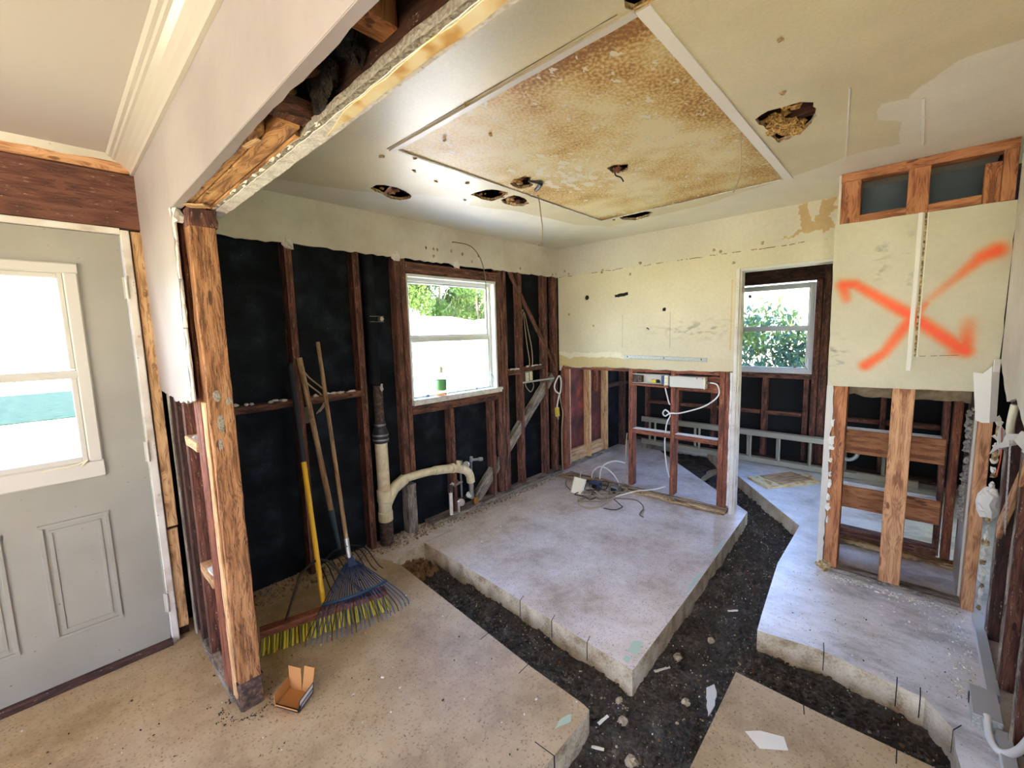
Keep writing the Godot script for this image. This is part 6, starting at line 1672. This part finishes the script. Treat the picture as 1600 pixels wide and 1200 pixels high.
	single("board", "broken plank leaning along the far wall's bottom plate near the corner", "board", MB.new().beam(Vector3(3.64, 0.03, -2.74), Vector3(3.71, 0.055, -2.2), 0.09, 0.018, Vector3.RIGHT, 0.003, 6, 0.006, rng), M.rotten, Vector3(3.67, 0.03, -2.45))


func chips(nm: String, label: String, mesh: Mesh, mat: Material, count: int, seed_: int, where_: Callable, lo: float, hi: float) -> void:
	var r := RandomNumberGenerator.new()
	r.seed = seed_
	var mm := MultiMesh.new()
	mm.transform_format = MultiMesh.TRANSFORM_3D
	mm.mesh = mesh
	var list := []
	var guard := 0
	while list.size() < count and guard < count * 40:
		guard += 1
		var p: Vector3 = where_.call(r)
		if p.y < -5.0:
			continue
		var s := r.randf_range(lo, hi) * (1.0 if r.randf() < 0.85 else 1.7)
		var bs := Basis.from_euler(Vector3(r.randf_range(-0.6, 0.6), r.randf() * TAU, r.randf_range(-0.6, 0.6))) * Basis.from_scale(Vector3(s * r.randf_range(0.6, 1.6), s * r.randf_range(0.3, 0.9), s))
		list.append(Transform3D(bs, p))
	mm.instance_count = list.size()
	for i in list.size():
		mm.set_instance_transform(i, list[i])
	var o := MultiMeshInstance3D.new()
	o.name = numbered(self, nm)
	o.multimesh = mm
	o.material_override = mat
	add_child(o, true)
	tag(o, label, "debris", "", "stuff")


func debris() -> void:
	var unit := MB.new().lump(Vector3.ZERO, Vector3.ONE, rng, 0.35, 4, 6).mesh()
	var trench := func(r: RandomNumberGenerator) -> Vector3:
		var p := Vector2(r.randf_range(0.9, 4.9), r.randf_range(-2.62, 0.2))
		for s: PackedVector2Array in slabs:
			if Geometry2D.is_point_in_polygon(p, s):
				return Vector3(0, -9, 0)
		return Vector3(p.x, soil_height(p.x, p.y) + 0.003, p.y)
	chips("clods", "loose dark clods of earth over the trench beds", unit, M.clod, 9000, 3, trench, 0.003, 0.009)
	chips("chips", "pale chips of plaster and shell scattered over the trench soil", unit, M.paper, 900, 4, trench, 0.0012, 0.0035)
	chips("gravel", "tan gravel bits scattered over the trench soil", unit, M.stone, 900, 5, trench, 0.0018, 0.005)
	chips("litter", "brown leaf and wood litter scattered over the trench soil", unit, M.leaf_litter, 350, 6, trench, 0.002, 0.006)
	var ledge := func(r: RandomNumberGenerator) -> Vector3:
		return Vector3(r.randf_range(0.6, 3.7), 0.004, -2.83 + r.randf_range(-0.09, 0.06) * (1.0 + r.randf()))
	chips("ledge_rubble", "plaster rubble and wood crumbs along the foot of the stripped wall", unit, M.rubble, 1800, 7, ledge, 0.002, 0.0075)
	chips("ledge_litter", "brown crumbs and leaves along the foot of the stripped wall", unit, M.leaf_litter, 900, 8, ledge, 0.002, 0.007)
	var corner := func(r: RandomNumberGenerator) -> Vector3:
		var x := 1.62 + r.randf_range(-0.12, 0.14)
		var z := -2.56 + r.randf_range(-0.08, 0.16)
		return Vector3(x, soil_height(x, z) + r.randf_range(0.0, 0.04), z)
	chips("leaf_heap", "heap of brown leaves at the head of the trench by the drain stack", unit, M.leaf_litter, 260, 9, corner, 0.006, 0.018)
	var dusty := func(r: RandomNumberGenerator) -> Vector3:
		if r.randf() < 0.45:
			return Vector3(r.randf_range(2.42, 3.25), 0.002, 0.285 - absf(r.randfn(0.0, 0.06)))
		var p := Vector2(r.randf_range(2.4, 3.3), r.randf_range(-0.5, 0.28))
		return Vector3(p.x, 0.002, p.y) if Geometry2D.is_point_in_polygon(p, slabs[3]) else Vector3(0, -9, 0)
	chips("slab_crumbs", "white crumbs and shavings on the dusty grey slab", unit, M.paper, 520, 10, dusty, 0.0012, 0.0035)
	chips("slab_dirt", "dark crumbs on the dusty grey slab", unit, M.clod, 200, 11, dusty, 0.001, 0.0025)
	var foot := func(r: RandomNumberGenerator) -> Vector3:
		return Vector3(3.235 - absf(r.randfn(0.0, 0.03)), 0.003, r.randf_range(-0.38, 0.26))
	chips("plate_rubble", "plaster crumbs along the closet's bottom plate", unit, M.chalk, 320, 12, foot, 0.002, 0.006)
	var plain := func(r: RandomNumberGenerator) -> Vector3:
		var p := Vector2(r.randf_range(-0.4, 1.4), r.randf_range(-2.6, -0.95))
		return Vector3(p.x, 0.0015, p.y) if Geometry2D.is_point_in_polygon(p, slabs[0]) else Vector3(0, -9, 0)
	chips("floor_crumbs", "dark crumbs scattered on the tan slab by the door", unit, M.clod, 90, 13, plain, 0.0015, 0.004)
	chips("floor_flecks", "pale flecks scattered on the tan slab by the door", unit, M.paper, 90, 14, plain, 0.0015, 0.004)
	var dirt := func(r: RandomNumberGenerator) -> Vector3:
		var a := r.randf() * TAU
		return Vector3(0.44 + cos(a) * (0.07 + absf(r.randfn(0, 0.03))), 0.002, -2.03 + sin(a) * (0.07 + absf(r.randfn(0, 0.03))))
	chips("post_dirt", "black crumbs around the foot of the post", unit, M.clod, 220, 15, dirt, 0.0008, 0.003)
	var isl := func(r: RandomNumberGenerator) -> Vector3:
		return Vector3(r.randf_range(2.0, 3.7), 0.0015, -2.68 + absf(r.randfn(0, 0.35)))
	chips("island_crumbs", "pale and grey crumbs on the island slab near the wall", unit, M.chalk, 160, 16, isl, 0.0015, 0.006)


# ---------------------------------------------------------------- outside

func foliage(parent: Node3D, nm: String, c: Vector3, e: Vector3, count: int, leaf: float, mat: Material, seed_: int, shell := 0.35) -> void:
	var r := RandomNumberGenerator.new()
	r.seed = seed_
	var lm := MB.new()
	var a := Vector3(0, 0, -1)
	var b := Vector3(0, 0, 1)
	var s1 := Vector3(0.45, 0.12, 0)
	var s2 := Vector3(-0.45, 0.12, 0)
	lm.tri(a, b, s1)
	lm.tri(a, s2, b)
	var mm := MultiMesh.new()
	mm.transform_format = MultiMesh.TRANSFORM_3D
	mm.mesh = lm.mesh()
	mm.instance_count = count
	var cl := []
	for k in 26:
		var d := Vector3(r.randfn(), r.randfn(), r.randfn()).normalized()
		cl.append([d * e * r.randf_range(0.45, 0.95), r.randf_range(0.22, 0.45)])
	for i in count:
		var q: Array = cl[i % 26]
		var d := Vector3(r.randfn(), r.randfn(), r.randfn()).normalized() * pow(r.randf(), shell)
		var p: Vector3 = c + q[0] + d * e * q[1]
		var bs := Basis.from_euler(Vector3(r.randf() * TAU, r.randf() * TAU, r.randf() * TAU)).scaled(Vector3.ONE * leaf * r.randf_range(0.6, 1.3))
		mm.set_instance_transform(i, Transform3D(bs, p - where(parent)))
	var o := MultiMeshInstance3D.new()
	o.name = numbered(parent, nm)
	o.multimesh = mm
	o.material_override = mat
	o.set_meta("kind", "stuff")
	parent.add_child(o, true)


func tree(label: String, at: Vector3, h: float, e: Vector3, mat: Material, seed_: int, count := 5200, leaf := 0.13) -> void:
	var t := thing("tree", label, "tree", at, "trees beyond the neighbouring house")
	rng.seed = seed_
	part(t, "trunk", MB.new().tube(smooth([at, at + Vector3(0.15, h * 0.3, 0.1), at + Vector3(-0.1, h * 0.6, 0), at + Vector3(0.1, h * 0.85, 0.1)], 4), 0.26, 10, 0.1), M.bark)
	for k in 4:
		var a := k * 1.7
		part(t, "branch", MB.new().tube([at + Vector3(0, h * (0.4 + k * 0.08), 0), at + Vector3(cos(a) * e.x * 0.6, h * (0.62 + k * 0.06), sin(a) * e.z * 0.6)], 0.1, 7, 0.03), M.bark)
	foliage(t, "crown", at + Vector3(0, h * 0.7, 0), e, count, leaf, mat, seed_)


func house(label: String, at: Vector3, w: float, d: float, turn: float) -> void:
	var o := thing("house", label, "house", at, "neighbouring houses")
	var b := MB.new().block(at + Vector3(-w / 2, 0, -d / 2), at + Vector3(w / 2, 2.35, d / 2))
	part(o, "walls", b, M.siding)
	var e := 0.6
	var r := MB.new()
	var p := [at + Vector3(-w / 2 - e, 2.3, d / 2 + e), at + Vector3(w / 2 + e, 2.3, d / 2 + e), at + Vector3(w / 2 + e, 2.3, -d / 2 - e), at + Vector3(-w / 2 - e, 2.3, -d / 2 - e)]
	var q := [at + Vector3(-w / 2 + d * 0.35, 3.45, 0), at + Vector3(w / 2 - d * 0.35, 3.45, 0)]
	r.quad(p[0], p[1], q[1], q[0])
	r.quad(p[2], p[3], q[0], q[1])
	r.tri(p[1], p[2], q[1])
	r.tri(p[3], p[0], q[0])
	r.quad(p[3], p[2], p[1], p[0])
	part(o, "roof", r, M.roof)
	part(o, "fascia", MB.new().block(p[0] + Vector3(0, -0.12, 0), p[1] + Vector3(0, 0.02, 0.03)), M.white)
	for k in 4:
		var x := lerpf(-w / 2 + 1.2, w / 2 - 1.6, k / 3.0)
		var f := part(o, "window", MB.new().block(at + Vector3(x - 0.6, 0.9, d / 2), at + Vector3(x + 0.6, 2.0, d / 2 + 0.06)), M.white)
		part(f, "pane", MB.new().block(at + Vector3(x - 0.52, 0.98, d / 2 + 0.05), at + Vector3(x + 0.52, 1.92, d / 2 + 0.075)), M.slate_grey)


func outside() -> void:
	var g := structure("lawn", "pale sunlit yard outside the windows", "ground")
	# one lawn under everything, with a hole of its own below the house
	part(g, "yard", MB.new().block(Vector3(-60, -0.32, -80), Vector3(90, -0.26, 60), 0.0), M.lawn)
	part(g, "painted_tree_shadow", MB.new().block(Vector3(-40, -0.27, -24.5), Vector3(12, -0.235, -15.5), 0.0), M.shaded_lawn)  # strip coloured darker to paint in a tree's shadow
	part(g, "pavement", MB.new().block(Vector3(-40, -0.27, -18.2), Vector3(-1.2, -0.228, -17.4), 0.0), M.pave)
	part(g, "road", MB.new().block(Vector3(-60, -0.27, -42.0), Vector3(10, -0.24, -34.0), 0.0), M.road)
	part(g, "pale_paving", MB.new().block(Vector3(-14, -0.27, -3.0), Vector3(-4.2, -0.235, 8.0), 0.0), M.pave)  # unseen, added to bounce sunlight in through the living area opening
	part(g, "pale_paving", MB.new().block(Vector3(0.8, -0.27, -18.0), Vector3(16, -0.235, -3.4), 0.0), M.pave)
	house("low white neighbouring house seen through the sink window's upper sash", Vector3(20.5, -0.25, -31.0), 15.0, 8.0, 0.0)
	house("second white neighbouring house at the right edge of the sink window", Vector3(36.5, -0.25, -36.0), 12.0, 8.0, 0.0)
	tree("pale green tree over the neighbouring roof, leftmost in the sink window", Vector3(27.5, -0.25, -42.0), 11.5, Vector3(4.6, 4.8, 3.5), M.leaf_pale, 201, 9000, 0.2)
	tree("deeper green tree over the neighbouring roof, middle of the sink window", Vector3(33.5, -0.25, -43.0), 11.0, Vector3(4.8, 4.8, 3.5), M.leaf, 202, 9000, 0.2)
	tree("pale green tree over the neighbouring roof, rightmost in the sink window", Vector3(39.5, -0.25, -43.0), 10.0, Vector3(4.6, 4.6, 3.5), M.leaf_pale, 203, 9000, 0.2)
	tree("darker blue-green tree between the two neighbouring roofs", Vector3(42.0, -0.25, -50.0), 10.0, Vector3(5.0, 5.0, 4.0), M.leaf_blue, 204, 7000, 0.2)
	# east side: shrub against a pale neighbouring wall
	var s := thing("shrub", "leafy green shrub right outside the back room window", "shrub", Vector3(7.6, -0.25, -1.9))
	for k in 6:
		var a := k * 1.05
		part(s, "stem", MB.new().tube(smooth([Vector3(7.6, -0.25, -1.9), Vector3(7.6 + cos(a) * 0.15, 0.6, -1.9 + sin(a) * 0.3), Vector3(7.6 + cos(a) * 0.3, 1.2, -1.9 + sin(a) * 0.8)], 3), 0.016, 6, 0.006), M.bark)
	foliage(s, "leaves", Vector3(7.6, 0.82, -1.95), Vector3(0.55, 0.95, 1.6), 9000, 0.05, M.leaf_blue, 205, 0.5)
	foliage(s, "pale_leaves", Vector3(7.45, 0.9, -1.75), Vector3(0.5, 0.9, 1.45), 3000, 0.045, M.leaf_pale, 206, 0.5)
	var n := thing("house", "pale neighbouring wall with a flat eave behind the shrub", "house", Vector3(12.0, -0.25, -2.5))
	part(n, "walls", MB.new().block(Vector3(11.6, -0.25, -10.0), Vector3(16.0, 2.2, 4.0)), M.siding)
	part(n, "eave", MB.new().block(Vector3(11.0, 2.2, -10.6), Vector3(16.6, 2.4, 4.6)), M.white)
	var wn := part(n, "window", MB.new().block(Vector3(11.54, 0.9, -3.4), Vector3(11.62, 1.9, -2.0)), M.white)
	part(wn, "pane", MB.new().block(Vector3(11.53, 1.0, -3.3), Vector3(11.56, 1.8, -2.1)), M.slate_grey)
